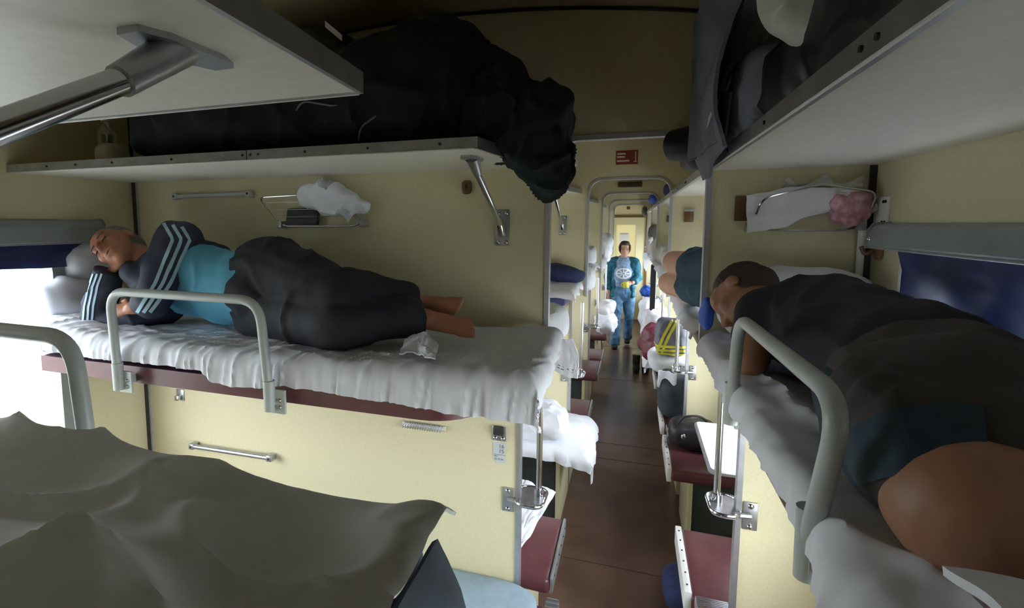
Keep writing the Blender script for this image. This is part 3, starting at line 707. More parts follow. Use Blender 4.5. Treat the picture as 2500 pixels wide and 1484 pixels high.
# right partition: corner pipe, rack, ashtray plates
YR = YF
cp = thing('corner_pipe', 'white vertical pipe in the right hand corner', 'pipe', (XR - 0.03, YR - 0.02, 1.50))
obj('pipe', Tb(fillet([V((XR - 0.030, YR - 0.022, 1.46)), V((XR - 0.030, YR - 0.022, 1.925)), V((XR - 0.006, YR - 0.05, 1.945))], 0.02), 0.010, 12), 'whitepaint', cp)
obj('wall_plate', B(XR - 0.006, XR, YR - 0.115, YR - 0.022, 1.885, 1.972, bev=0.002), 'whitepaint', cp)
for yy in (-0.10, -0.085):
    for zz in (1.90, 1.958):
        s = bmesh.new(); cyl(s, (XR - 0.006, YR + yy, zz), (XR - 0.0085, YR + yy, zz), 0.0045, 8); obj('screw', s, 'dark', cp)
rp = wire_rack('wire_rack', [(0.372, 1.975, 1), (0.352, 1.888, 0), (0.400, 1.876, 0), (0.600, 1.876, 0), (0.640, 1.893, 0), (0.660, 1.985, 1), (0.52, 2.012, 1)], 0.075, 0.03, 'wire rack stuffed with papers on the right partition', YR)
obj('back_plate', B(0.308, 0.345, YR - 0.010, YR, 1.905, 1.985, bev=0.004), 'brown', rp)
def paper_sheet(u, v):
    x = 0.330 + 0.30 * u + 0.01 * v; z = 1.985 + 0.02 * math.sin(2.6 * u) - 0.115 * v * (1.0 - 0.75 * max(0, u - 0.35) / 0.65) ; y = YR - 0.052 + 0.012 * v - 0.012 * fbm(V((u * 4, v * 3, 2)), 4)
    return V((x, y, z + 0.006 * fbm(V((u * 3, v * 3, 5)), 2)))
tag(obj('paper_bundle', patch(paper_sheet, 30, 12, 0.006), 'paper'), 'folded white cloth tucked in the right hand rack', 'cloth')
def film_sheet(u, v):
    x = 0.43 + 0.20 * u; z = 1.98 + (0.065 - 0.03 * abs(math.sin(6 * u))) * v; y = YR - 0.035 - 0.02 * fbm(V((u * 5, v * 3, 1)), 6)
    return V((x + 0.015 * fbm(V((u * 4, v * 4, 3)), 8), y, z))
tag(obj('crumpled_tissue', patch(film_sheet, 24, 8, 0.003), 'linen2'), 'crumpled pale paper sticking out of the right hand rack', 'paper')
tag(obj('snack_wrapper', Lp((0.600, YR - 0.048, 1.945), (0.052, 0.022, 0.045), 0.7, 0.7, 0.016, 22, 4, 40, 24), 'pink'), 'crumpled pink wrapper at the end of the right hand rack', 'wrapper')
for k in range(1, 4):
    yy = PART[k] - TH / 2; o = thing('wall_ashtray', 'small brown wall box on the right partition, %s bay from the camera' % ORD[k], 'box', (0.335, yy, 1.90), 'wall boxes on the right partitions')
    obj('body', B(0.31, 0.365, yy - 0.03, yy, 1.905, 1.985, bev=0.006), 'brown', o); obj('lid', B(0.308, 0.367, yy - 0.034, yy, 1.972, 1.99, bev=0.003), 'dull', o)

# valances and curtains
def valance(side, y0, y1, z0, z1, label, d=0.05):
    o = thing('curtain_valance', label, 'valance', ((XL if side < 0 else XR), (y0 + y1) / 2, z0))
    X0 = XL if side < 0 else XR; s = -side
    poly = [(X0, z0 + 0.006), (X0 + s * d, z0), (X0 + s * (d + 0.004), z0 + 0.008), (X0 + s * d, z1 - 0.03), (X0 + s * (d - 0.014), z1 - 0.006), (X0 + s * 0.01, z1), (X0, z1)]
    obj('box', prism(bmesh.new(), poly, 'y', y0, y1), 'valance', o, smooth=25)
    obj('end_cap', prism(bmesh.new(), [(X0, z0), (X0 + s * (d + 0.005), z0 - 0.003), (X0 + s * (d + 0.005), z1 - 0.02), (X0 + s * (d - 0.012), z1 + 0.002), (X0, z1 + 0.002)], 'y', y1, y1 + 0.006), 'valance', o, smooth=False)
    b = bmesh.new(); ell(b, (X0 + s * (d + 0.004), y1 - 0.02, (z0 + z1) / 2 - 0.01), 0.007, nu=8, nv=6); obj('screw', b, 'steel', o)
    obj('lower_bead', Tb([(X0 + s * d, y0, z0), (X0 + s * d, y1, z0)], 0.003, 6), 'alu', o)
    return o
valance(-1, 0.10, 1.72, 1.822, 1.922, 'grey curtain valance on the left wall over the pillow')
valance(1, 0.05, 1.800, 1.830, 1.898, 'grey curtain valance on the right wall over the dark curtain')
def curtain(side, y0, y1, z0, z1, seed, sag, label, off=0.028):
    X0 = XL if side < 0 else XR; s = -side
    def Pf(u, v):
        y = y0 + (y1 - y0) * u; zb = z0 - sag * (1 - u) + 0.006 * math.sin(9 * u + seed); z = z1 + (zb - z1) * v
        f = V((u * 7, v * 1.2, seed)); return V((X0 + s * (off + 0.012 * fbm(f, seed) + 0.006 * math.sin(22 * u + 3 * v)), y, z))
    return tag(obj('window_curtain', patch(Pf, 60, 16), 'navy'), label, 'curtain')
curtain(-1, 0.28, 1.66, 1.728, 1.825, 2, 0.0, 'rolled dark blue curtain across the top of the left window')
curtain(1, 0.25, 1.675, 1.675, 1.832, 5, 0.0, 'dark blue vinyl curtain hanging over the right window')
for k, (a, b) in enumerate(BAYS[2:]):
    s, t = wspan(a, b, 1)
    curtain(1, s - 0.03, t + 0.03, 1.70, 1.835, 7 + k, 0.0, 'dark blue side window curtain, %s bay from the camera' % ORD[k + 1])
    curtain(-1, s - 0.03, t + 0.03, 1.72, 1.83, 17 + k, 0.0, 'dark blue curtain of the left window, %s bay from the camera' % ORD[k + 1])

# ================================================================== steps with poles
def step(side, y, label):
    if side < 0: bx, px, z, ztop = OB - 0.036, -0.312, 0.835, BOARD + 0.01
    else: bx, px, z, ztop = RB + 0.032, 0.309, 0.925, SBOARD - 0.002
    o = thing('boarding_step', label, 'step', (px, y, z))
    yf = y - TH / 2; s = 1 if side < 0 else -1
    obj('wall_bracket', B(bx - 0.022, bx + 0.022, yf - 0.008, yf, z - 0.052, z + 0.045, bev=0.003), 'dull', o)
    for zz in (-0.04, 0.033):
        b = bmesh.new(); ell(b, (bx, yf - 0.009, z + zz), (0.010, 0.006, 0.010), nu=10, nv=6); obj('bolt', b, 'steel', o)
    obj('hinge_arm', Tb([(bx, yf - 0.012, z), (bx + s * 0.05, yf - 0.02, z)], 0.010, 8), 'dull', o)
    cx, cy = (bx + s * 0.035 + px + s * 0.022) / 2, y + 0.03
    x0, x1 = sorted((bx + s * 0.030, px + s * 0.026))
    pts = fillet([V((x0, y - 0.055, 0)), V((x1, y - 0.055, 0)), V((x1 + 0.004, y + 0.10, 0)), V((x0 - 0.004, y + 0.10, 0))], 0.045, 6, True)
    obj('foot_plate', prism(bmesh.new(), [(p.x, p.y) for p in pts], 'z', z - 0.008, z + 0.004), 'dull', o)
    obj('plate_rim', Tb([V((p.x, p.y, z + 0.003)) for p in pts], 0.0055, 8, closed=True), 'steel', o)
    py = y + 0.04
    obj('pole', Tb([(px, py, z - 0.004), (px, py, ztop)], 0.0115, 16), 'steel', o)
    obj('pole_collar', Tb([(px, py, z), (px, py, z + 0.032)], 0.018, 14), 'steel', o)
    return o
for side, nm in ((-1, 'left'), (1, 'right')):
    st = step(side, P0, 'metal boarding step with chrome pole beside the %s' % ('16 15 number plate' if side < 0 else 'bright right partition'))
    for k in range(1, 5): copy_tree(st, (0, PITCHY * k, 0), 'metal boarding step with pole on the %s side of the aisle, %s from the camera' % (nm, ORD[k]))

# ================================================================== lower seats
def cross_seat(y0, y1, label, d=0.0):
    o = thing('lower_bench', label, 'seat', (-1.2, (y0 + y1) / 2, 0), 'lower cross seats')
    xe = -0.262
    obj('cushion', B(XL + 0.005, xe, y0, y1, 0.43 - d, 0.50 - d, bev=0.022, seg=3), 'vinyl', o)
    s = obj('end_strip', B(xe - 0.002, xe + 0.010, y0 + 0.01, y1 - 0.01, 0.435 - d, 0.505 - d, bev=0.004), 'alu', o)
    screw_row(s, [(xe + 0.010, y0 + 0.06 + i * (y1 - y0 - 0.12) / 5, 0.485 - d) for i in range(6)], d=(1, 0, 0))
    obj('locker_front', B(XL + 0.005, -0.40, min(y0, y1) + 0.04, max(y0, y1) - 0.04, 0.0, 0.43 - d), 'base', o, smooth=False)
    obj('end_panel', B(-0.40, -0.375, y0 + 0.02, y1 - 0.02, 0.0, 0.43 - d), 'panel', o, smooth=False)
    return o
for k in range(0, 5):
    y = PART[k]
    if k < 4:
        cross_seat(y + 0.03, y + 0.50, 'burgundy cross seat just past the %s partition' % ORD[k])
    cross_seat(y + 1.23, y + 1.77, 'burgundy cross seat facing the aisle in the %s bay from the camera' % ORD[k + 1])
seat0 = cross_seat(1.38, P0 - 0.03, 'low seat under the blue grey mattress at the bottom edge', 0.06)
hb = obj('hinge_block', B(-0.262, -0.215, 1.74, 1.895, 0.45, 0.485, bev=0.004), 'alu', seat0); hb['label'] = 'ribbed aluminium end'
for i in range(6): obj('rib', B(-0.262, -0.213, 1.752 + i * 0.024, 1.762 + i * 0.024, 0.484, 0.490), 'steel', hb, smooth=False)
tag(obj('thin_mattress', Lp((-0.95, 1.655, 0.478), (0.665, 0.262, 0.036), 0.35, 0.25, 0.006, 7, 3, 60, 16), 'bluepad'), 'blue grey mattress on the low seat at the bottom edge', 'mattress')

def side_seat(y0, y1, label, hinge_at):
    o = thing('side_bench', label, 'seat', (0.45, (y0 + y1) / 2, 0), 'side seats along the right windows')
    obj('cushion', B(RA + 0.015, XR - 0.02, y0, y1, 0.43, 0.50, bev=0.02, seg=3), 'vinyl', o)
    s = obj('aisle_strip', B(RA - 0.004, RA + 0.022, y0 + 0.005, y1 - 0.005, 0.425, 0.508, bev=0.004), 'whitepaint', o)
    screw_row(s, [(RA + 0.009, y0 + 0.05 + i * (y1 - y0 - 0.1) / 5, 0.508) for i in range(6)], d=(0, 0, 1), r=0.0035)
    obj('base_panel', B(RB - 0.02, RB, y0 + 0.02, y1 - 0.02, 0.0, 0.43), 'panel', o, smooth=False)
    obj('base_box', B(RB, XR - 0.02, y0 + 0.03, y1 - 0.03, 0.0, 0.43), 'base', o, smooth=False)
    yh = y0 - 0.035 if hinge_at == 0 else y1 + 0.035
    h = obj('hinge_block', B(RA + 0.03, RA + 0.145, yh - 0.035, yh + 0.035, 0.46, 0.507, bev=0.006), 'alu', o)
    for i in range(7): obj('rib', B(RA + 0.034, RA + 0.141, yh - 0.031 + i * 0.0092, yh - 0.027 + i * 0.0092, 0.506, 0.511), 'steel', h, smooth=False)
    return o
def side_table(y0, y1, label):
    o = thing('side_table', label, 'table', (0.5, (y0 + y1) / 2, 0), 'folding side tables')
    pts = fillet([V((0.385, y0, 0)), V((XR, y0, 0)), V((XR, y1, 0)), V((0.385, y1, 0))], 0.03, 5, True)
    obj('table_top', prism(bmesh.new(), [(p.x, p.y) for p in pts], 'z', 0.728, 0.752), 'table', o, smooth=False)
    obj('top_edge', Tb([V((p.x, p.y, 0.740)) for p in pts], 0.013, 6, closed=True), 'alu', o)
    obj('bracket', Tb([(0.52, (y0 + y1) / 2, 0.73), (XR - 0.01, (y0 + y1) / 2, 0.45)], 0.01), 'dull', o)
    return o
for k in range(0, 5):
    y = PART[k]; nm = ORD[k + 1]
    side_seat(y + 0.12, y + 0.60, 'burgundy side seat just past the right partition, %s bay from the camera' % nm, 0)
    side_seat(y + 1.20, y + 1.72, 'burgundy side seat beyond the side table, %s bay from the camera' % nm, 1)
    side_table(y + 0.70, y + 1.34, 'white side table under the right window, %s bay from the camera' % nm)
side_seat(P0 - 0.66, P0 - 0.05, 'dark side seat under the bright right partition', 0)

# other upper berths
for k in range(0, 4):
    y = PART[k]
    b = copy_tree(berth_far, (0, PITCHY * (k + 1), 0), 'burgundy upper cross berth at the partition %s from the camera' % ORD[k + 1])
    o = thing('upper_berth', 'upper cross berth behind the %s partition' % ORD[k], 'berth', (-1.28, y + 0.3, BOARD))
    obj('berth_board', B(-2.15, -0.40, y + TH / 2, y + 0.58, BOARD, BOARD + 0.06, bev=0.02), 'vinyl', o)
    side_berth(y, y + PITCHY, 'side upper berth above the %s side table' % ORD[k], rail=False)
# ================================================================== bedding and luggage
def interp(tab):
    def f(x):
        if x <= tab[0][0]: return tab[0][1]
        for (a, p), (b, q) in zip(tab, tab[1:]):
            if x <= b: return p + (q - p) * (x - a) / (b - a)
        return tab[-1][1]
    return f
# left sleeping berth
tag(obj('mattress', B(-2.20, -0.285, 1.375, 1.915, 1.397, 1.478, bev=0.03, seg=3), 'mattress'), 'navy striped mattress under the sheet of the left sleeper', 'mattress')
bot = interp([(p.x, p.z) for p in [pY(x, y, 1.34) for x, y in ((60, 860), (105, 868), (230, 880), (330, 887), (490, 908), (520, 938), (560, 948), (640, 950), (690, 946), (720, 952), (800, 962), (870, 976), (950, 985), (1040, 1000), (1130, 1022), (1240, 1035))]])
def hL(x, y):
    return 0.045 * bump2(x, y, -2.2, 1.6, 0.25, 0.4) + 0.028 * bump2(x, y, -0.25, 1.9, 0.35, 0.3) - 0.012 * bump2(x, y, -1.2, 1.65, 0.7, 0.25)
tag(obj('bed_sheet', sheet(-2.215, -0.262, 1.915, 1.385, 1.494, 'x', lambda u: 1.494 - bot(u) + 0.016, lambda v: 0.05 + 0.07 * min(1, v / 0.5), None, 0.040, 0.008, 0.010, 10, 300, 90, 3, hL, fine=0.010), 'linen'),
    'rumpled white sheet hanging over the berth of the sleeper in blue', 'sheet')
tag(obj('pillow', Lp(pY(186, 748, 1.63), (0.130, 0.19, 0.110), 0.75, 0.6, 0.022, 7, 2, 48, 28, 0.2, 0.02, Matrix.Rotation(math.radians(-30), 3, 'Y')), 'linen'), 'large white pillow propping up the sleeper beside the left window', 'pillow')
tag(obj('pillow', Lp(pY(207, 645, 1.68), (0.078, 0.13, 0.100), 0.75, 0.65, 0.015, 8, 6, 40, 24, 0.1, 0.012), 'linen'), 'small white pillow directly under the sleeper\'s grey head', 'pillow')
def tissue(u, v):
    x = -0.665 + 0.12 * u + 0.03 * v; return V((x, 1.50 - 0.11 * v + 0.02 * math.sin(5 * u), 1.528 + 0.035 * math.sin(3.1 * u) * (1 - v) * 0.9 + 0.01 * fbm(V((u * 4, v * 4, 0)), 3) - 0.008 * v))
tag(obj('crumpled_napkin', patch(tissue, 20, 14), 'linen'), 'small crumpled white cloth by the sleeper\'s bare feet', 'cloth')

# photographer's berth, lower left
tag(obj('mattress', B(-2.2, -0.255, -0.035, 0.655, 1.397, 1.472, bev=0.03, seg=3), 'mattress'), 'navy mattress under the shade-toned sheet in the lower left corner', 'mattress')
def hN(x, y):
    z = 0.075 * math.exp(-((y - 0.30 - 0.10 * (x + 1)) / 0.14) ** 2) * (1 / (1 + math.exp(-(x + 1.9) * 9))) * (1 / (1 + math.exp((x + 0.42) * 22)))
    z += 0.035 * bump2(x, y, -0.50, 0.30, 0.10, 0.12) + 0.045 * bump2(x, y, -1.02, 0.60, 0.25, 0.12) - 0.02 * bump2(x, y, -0.62, 0.62, 0.09, 0.08) + 0.03 * bump2(x, y, -1.6, 0.6, 0.35, 0.2)
    q = V((x * 3.2 + y * 2.2, y * 6 - x * 1.2, 0.0)); z += 0.026 * max(0, ridge(q, 4)) ** 3
    q = V((x * 2.0 - y * 3.0, y * 3.5 + x * 2.0, 2.0)); z += 0.022 * max(0, ridge(q, 8)) ** 3
    return z
tag(obj('bed_sheet', sheet(-2.21, -0.238, -0.035, 0.655, 1.482, 'x', lambda u: (0.07 + 0.03 * nz((u * 3, 0, 0), 2)) * max(0.15, min(1, (-0.27 - u) / 0.25)), lambda v: 0.012 + 0.01 * v, None, 0.03, 0.008, 0.012, 5, 190, 90, 9, hN), 'shadelinen'),
    'large white sheet toned as if in shade over legs in the lower left corner', 'sheet')
def flap(u, v):
    y = 0.25 + 0.39 * u - 0.05 * v * u; x = -0.246 + (0.030 + 0.030 * u) * math.sin(min(1, v * 1.6) * PI / 2) + 0.016 * fbm(V((u * 5, v * 2, 0)), 4) * v
    return V((x, y, 1.462 - (0.10 + 0.10 * u) * v + 0.006 * fbm(V((u * 3, v * 3, 0)), 7)))
tag(obj('blanket', patch(flap, 26, 18, 0.01), 'slate'), 'dark slate blanket corner hanging from the lower left berth', 'blanket')

# right sleeping berth
tag(obj('mattress', B(0.245, XR - 0.01, 0.02, 1.86, 1.502, 1.528, bev=0.012), 'mattress'), 'thin navy mattress under the man in the black tee', 'mattress')
def hR(u, v):
    return 0.006 * math.sin(u * 9) - 0.010 * bump2(u, v, 1.0, 0.45, 0.5, 0.14) + 0.014 * max(0, ridge(V((u * 5, v * 9, 0)), 5)) ** 3
botR = interp([(0, 1.47), (0.6, 1.462), (0.8, 1.478), (1.0, 1.492), (1.2, 1.485), (1.4, 1.472), (1.9, 1.47)])
tag(obj('bed_sheet', sheet(0.0, 1.885, XR - 0.01, 0.252, 1.540, 'y', lambda u: 1.540 - botR(u) + 0.012, None, None, 0.030, 0.007, 0.012, 9, 260, 60, 12, hR, fine=0.004), 'linen'),
    'white sheet hanging over the side berth of the man in black', 'sheet')
tag(obj('pillow', Lp((0.455, 1.795, 1.655), (0.205, 0.085, 0.105), 0.7, 0.45, 0.012, 6, 5, 52, 28, 0, 0.012, Matrix.Rotation(math.radians(14), 3, 'X')), 'linen'), 'wide white pillow leaning on the right partition', 'pillow')
def lap(u, v):
    x = 0.262 + 0.40 * v; y = 0.16 + 0.385 * u
    z = 1.553 + 0.05 * bump2(x, y, 0.30, 0.42, 0.10, 0.16) + 0.025 * max(0, ridge(V((x * 5 + y * 4, y * 3, 0)), 3)) ** 2 + 0.02 * (1 - v) * u
    return V((x - 0.03 * (1 - u) * (1 - v), y, z))
tag(obj('blanket', patch(lap, 36, 26, 0.008), 'linen'), 'folded pale bedcover at the near end of the right berth', 'blanket')

# left shelf: dark bundles
SZ = SH_L + 0.027
def pile(bm):
    lump(bm, (-1.22, 1.645, SZ + 0.135), (0.56, 0.23, 0.135), 0.5, 0.4, 0.02, 4, 2, 48, 24)
    lump(bm, (-0.72, 1.645, SZ + 0.17), (0.30, 0.23, 0.17), 0.6, 0.5, 0.02, 5, 8, 48, 24)
    lump(bm, (-0.68, 1.66, SZ + 0.245), (0.23, 0.20, 0.13), 0.8, 0.7, 0.02, 5, 5, 40, 20, 0, 0, Matrix.Rotation(math.radians(-20), 3, 'Y'))
    lump(bm, (-0.545, 1.69, SZ + 0.315), (0.095, 0.17, 0.065), 0.9, 0.8, 0.01, 6, 4, 40, 20, 0, 0, Matrix.Rotation(math.radians(-14), 3, 'Y'))
    lump(bm, (-0.44, 1.70, SZ + 0.20), (0.12, 0.19, 0.10), 0.9, 0.7, 0.02, 7, 3, 40, 20, 0, 0.02)
organic('bedding_bundle', pile, 0.012, 'blackcloth', None, 3, 0.006, 9, 3, 'big black heap of rolled blankets on the left luggage shelf', 'bedding', fold=0.018)
def greenb(bm):
    lump(bm, (-0.40, 1.66, SZ + 0.10), (0.13, 0.20, 0.10), 0.8, 0.7, 0.02, 7, 3, 40, 20, 0, 0.02)
    lump(bm, (-0.295, 1.62, SZ + 0.06), (0.095, 0.16, 0.10), 0.8, 0.7, 0.02, 8, 6, 40, 20, 0, 0.02)
    lump(bm, (-0.245, 1.60, SZ - 0.03), (0.058, 0.13, 0.10), 0.9, 0.8, 0.015, 9, 9, 40, 20, 0, 0.02)
    rcone(bm, (-0.262, 1.60, SZ - 0.02), 0.062, (-0.225, 1.60, SZ - 0.125), 0.014)
    rcone(bm, (-0.30, 1.56, SZ + 0.03), 0.05, (-0.275, 1.52, SZ - 0.07), 0.030)
organic('blanket', greenb, 0.006, 'greencloth', None, 2, 0.007, 15, 6, 'dark green blanket drooping over the left shelf corner', 'blanket', fold=0.022)
def cord(name, pts, label):
    return tag(obj(name, Tb(fillet([V(p) for p in pts], 0.05, 5), 0.003, 6), 'bagcloth'), label, 'cord')
cord('drawstring', [pY(715, 290, 1.42), pY(735, 245, 1.41), pY(830, 262, 1.41), pY(900, 235, 1.42), pY(945, 265, 1.42), pY(880, 310, 1.42), pY(875, 345, 1.43)], 'thin grey cord looping down the black bedding heap')
def hb_(bm):
    lump(bm, (-1.02, 1.66, SZ + 0.33), (0.13, 0.15, 0.10), 0.8, 0.8, 0.01, 6, 2, 32, 18)
bl = organic('duffel_bag', hb_, 0.01, 'blackbag', None, 2, 0.004, 10, 2, 'small black bag on top of the heap near the big shelf corner', 'bag')
obj('tag_flap', patch(lambda u, v: V((-0.955 + 0.06 * u, 1.55, SZ + 0.425 - 0.05 * u - 0.02 * v)), 6, 3), 'paper', bl)
bt = thing('water_bottle', 'clear plastic bottle standing at the dark end of the left shelf', 'bottle', (-2.02, 1.60, SZ))
prof = [(0.0, 0.034), (0.01, 0.038), (0.09, 0.038), (0.10, 0.035), (0.13, 0.038), (0.15, 0.034), (0.175, 0.016), (0.19, 0.014)]
bm = bmesh.new(); rings = []
for z, r in prof: rings.append([bm.verts.new((-2.02 + r * math.cos(2 * PI * k / 20), 1.60 + r * math.sin(2 * PI * k / 20), SZ + z)) for k in range(20)])
for a, b in zip(rings, rings[1:]):
    for k in range(20): bm.faces.new((a[k], a[(k + 1) % 20], b[(k + 1) % 20], b[k]))
bm.faces.new(rings[0]); obj('bottle_body', bm, 'bottle', bt)
b = bmesh.new(); cyl(b, (-2.02, 1.60, SZ + 0.187), (-2.02, 1.60, SZ + 0.205), 0.017, 14); obj('cap', b, 'whitepaint', bt)
b = bmesh.new(); cyl(b, (-2.02, 1.60, SZ + 0.035), (-2.02, 1.60, SZ + 0.085), 0.0395, 20); obj('label_band', b, 'paper', bt)
tag(obj('food_bag', Lp((-1.945, 1.56, SZ + 0.045), (0.05, 0.06, 0.045), 0.7, 0.7, 0.012, 14, 5, 30, 18), 'plastic'), 'small pale food bag beside the bottle on the left shelf', 'bag')
tag(obj('plastic_bag', Lp((-0.305, 2.38, 2.185), (0.075, 0.09, 0.058), 0.8, 0.7, 0.018, 14, 3, 34, 20), 'plastic'), 'white plastic bag peeking out behind the green blanket', 'bag')
tag(obj('plastic_bag', Lp((-0.365, 2.15, 2.160), (0.075, 0.09, 0.033), 0.8, 0.7, 0.014, 14, 8, 34, 20), 'linen'), 'white bundle on the shelf behind the green blanket tip', 'bundle')

# right shelf: slate backpack and bags
RZ = SH_R + 0.027
bp = thing('backpack', 'slate grey backpack leaning out over the right shelf edge', 'backpack', (0.36, 1.60, RZ))
def bpk(bm):
    lump(bm, (0.39, 1.66, RZ + 0.20), (0.20, 0.21, 0.20), 0.55, 0.55, 0.015, 6, 3, 44, 26)
    lump(bm, (0.28, 1.66, RZ + 0.30), (0.13, 0.19, 0.17), 0.7, 0.6, 0.015, 6, 7, 40, 24)
    lump(bm, (0.30, 1.48, RZ + 0.09), (0.095, 0.22, 0.09), 0.6, 0.5, 0.015, 6, 5, 40, 24)
organic('body', bpk, 0.010, 'bagcloth', bp, 3, 0.005, 12, 4, fold=0.012)
def bflap(u, v):
    a = v * PI * 0.9; x = 0.206 - 0.050 * math.sin(a) + 0.012 * u; z = RZ + 0.29 - (0.315 + 0.045 * u) * v + 0.012 * math.sin(7 * u) * v; y = 1.30 + 0.52 * u + 0.05 * v
    return V((x + 0.010 * fbm(V((u * 4, v * 3, 1)), 3), y, z))
obj('front_flap', patch(bflap, 26, 20, 0.008), 'bagcloth', bp)
def bpock(u, v):
    return V((0.155 + 0.012 * math.sin(u * 6) + 0.05 * u, 1.72 - 0.36 * u + 0.05 * v, RZ + 0.235 - 0.24 * v * (0.4 + 0.6 * (1 - u)) - 0.14 * u))
obj('side_pocket', patch(bpock, 20, 14, 0.006), 'bagcloth', bp)
sp = bmesh.new(); tube(sp, fillet([pY(1790, 175, 1.50), pY(1770, 225, 1.52), pY(1740, 270, 1.55), pY(1728, 310, 1.57)], 0.02), [0.010] * 16, 8, flat=0.4) if False else tube(sp, [pY(1790, 180, 1.42), pY(1775, 215, 1.42), pY(1752, 250, 1.43), pY(1735, 285, 1.44), pY(1727, 312, 1.45)], [0.008, 0.014, 0.014, 0.012, 0.005], 10, flat=0.35)
obj('pale_strap', sp, 'linen2', bp)
hm = bmesh.new(); tube(hm, fillet([pY(1750, 330, 1.46), pY(1765, 190, 1.42), pY(1800, 140, 1.42), pY(1822, 170, 1.42), pY(1800, 300, 1.44)], 0.03), 0.008, 8); obj('carry_strap', hm, 'bagcloth', bp)
tag(obj('sleeping_mat', Tb([(0.120, 1.900, 2.150), (0.16, 1.86, 2.148), (0.25, 1.80, 2.152), (0.30, 1.76, 2.154)], [0.050, 0.054, 0.054, 0.05], 20), 'blackbag'), 'black rolled mat poking out under the slate backpack', 'mat')
tag(obj('plastic_bag', Lp((0.292, 1.12, 2.315), (0.088, 0.075, 0.098), 1.0, 1.0, 0.008, 10, 4, 60, 40, 0, 0.016), 'plastic'), 'round white plastic bag on top of the luggage at the upper right', 'bag')
def bb(bm):
    lump(bm, (0.46, 1.02, RZ + 0.15), (0.19, 0.34, 0.15), 0.6, 0.5, 0.02, 5, 3, 40, 24)
    lump(bm, (0.34, 1.24, RZ + 0.08), (0.10, 0.12, 0.085), 0.6, 0.5, 0.01, 5, 6, 40, 24)
organic('travel_bag', bb, 0.012, 'blackbag', None, 3, 0.004, 10, 6, 'large black travel bag at the upper right shelf', 'bag', fold=0.01)
tag(obj('plastic_bag', Lp((0.255, 2.12, 2.13), (0.085, 0.12, 0.040), 0.8, 0.7, 0.014, 12, 6, 34, 20, 0, 0.012), 'blackbag'), 'shiny black plastic bag just past the right partition on the shelf', 'bag')
tag(obj('blue_bundle', Lp((0.225, 5.95, 2.145), (0.075, 0.24, 0.05), 0.8, 0.7, 0.014, 7, 6, 34, 20), 'bluebag'), 'bright blue bundle on the far right luggage shelf', 'bundle')
tag(obj('blue_bundle', Lp((0.27, 4.35, 2.14), (0.055, 0.20, 0.045), 0.8, 0.7, 0.014, 7, 2, 34, 20), 'navycloth'), 'dark blue bundle on the right luggage shelf of the third bay', 'bundle')
tag(obj('black_bundle', Lp((0.25, 9.8, 2.10), (0.10, 0.2, 0.10), 0.8, 0.7, 0.014, 7, 2, 34, 20), 'blackbag'), 'black bag on the farthest right luggage shelf', 'bag')

# second bay, left: beds
def bed_end(y0, y1, yw, z, seed, label, dropu, xend=-0.335, m='linen', amp=0.010, zt=0.10):
    sgn = 1
    return tag(obj('bed_sheet', sheet(-1.3, xend, yw, y0 if yw > y0 else y1, z, 'x', lambda u: 0.07 + 0.03 * nz((u * 6, 1, 0), seed), dropu, None, 0.035, amp, 0.016, 11, 70, 34, seed), m), label, 'sheet')
for k in range(4):
    y = PART[k]
    tag(obj('mattress', B(-1.4, -0.36, y + 1.25, y + 1.77, BOARD + 0.062, 1.468, bev=0.03), 'mattress'), 'mattress on the upper cross berth, %s bay from the camera' % ORD[k + 1], 'mattress')
    bed_end(y + 1.24, 0, y + 1.775, 1.500, 20 + k, 'white sheet on the upper cross berth, %s bay from the camera' % ORD[k + 1], lambda v: 0.06 + 0.04 * nz((v * 7, 0, 0), 3), -0.342)
    if k < 3:
        tag(obj('rolled_bedding', Lp((-0.42, y + 0.30, 1.478), (0.165, 0.24, 0.080), 0.6, 0.5, 0.014, 8, 30 + k, 40, 24, 0, 0.014), 'linen'), 'white rolled bedding on the berth behind the %s partition' % ORD[k], 'bedding')
tag(obj('blanket', Lp((-0.62, 3.60, 1.585), (0.33, 0.10, 0.052), 0.7, 0.6, 0.014, 8, 4, 50, 24, 0, 0.012, Matrix.Rotation(math.radians(7), 3, 'Y')), 'navycloth'), 'navy blanket along the wall of the second upper berth', 'blanket')
tag(obj('pillow', Lp((-0.40, 5.32, 1.59), (0.085, 0.17, 0.09), 0.7, 0.6, 0.012, 9, 4, 36, 20), 'linen'), 'white pillow on the third upper cross berth', 'pillow')
tag(obj('hanging_cloth', Lp((-0.31, 7.10, 1.58), (0.055, 0.16, 0.16), 0.7, 0.6, 0.03, 9, 7, 36, 24, 0, 0.03), 'linen'), 'white laundry heaped on the fourth upper cross berth', 'laundry')
def towel2(u, v):
    x = -0.395 + 0.155 * u + 0.035 * v * u + 0.012 * math.sin(v * 4); y = 2.49 - 0.05 * u + 0.018 * fbm(V((u * 5, v * 2, 0)), 6)
    return V((x, y, 1.375 - 0.165 * v - 0.02 * u * v + 0.008 * math.sin(6 * u)))
tw = tag(obj('towel', patch(towel2, 22, 20), 'linen'), 'white towel with thin violet stripes hanging below the second bay berth', 'towel')
for vv in (0.80, 0.87):
    b = bmesh.new(); pts = [towel2(0.1 + 0.85 * i / 14, vv) + V((0.0, -0.004, 0)) for i in range(15)]
    for p, q in zip(pts, pts[1:]): bm_f = b.faces.new([b.verts.new(w_) for w_ in (p, q, q + V((0, 0, 0.004)), p + V((0, 0, 0.004)))])
    obj('stripe', b, 'navycloth', tw)
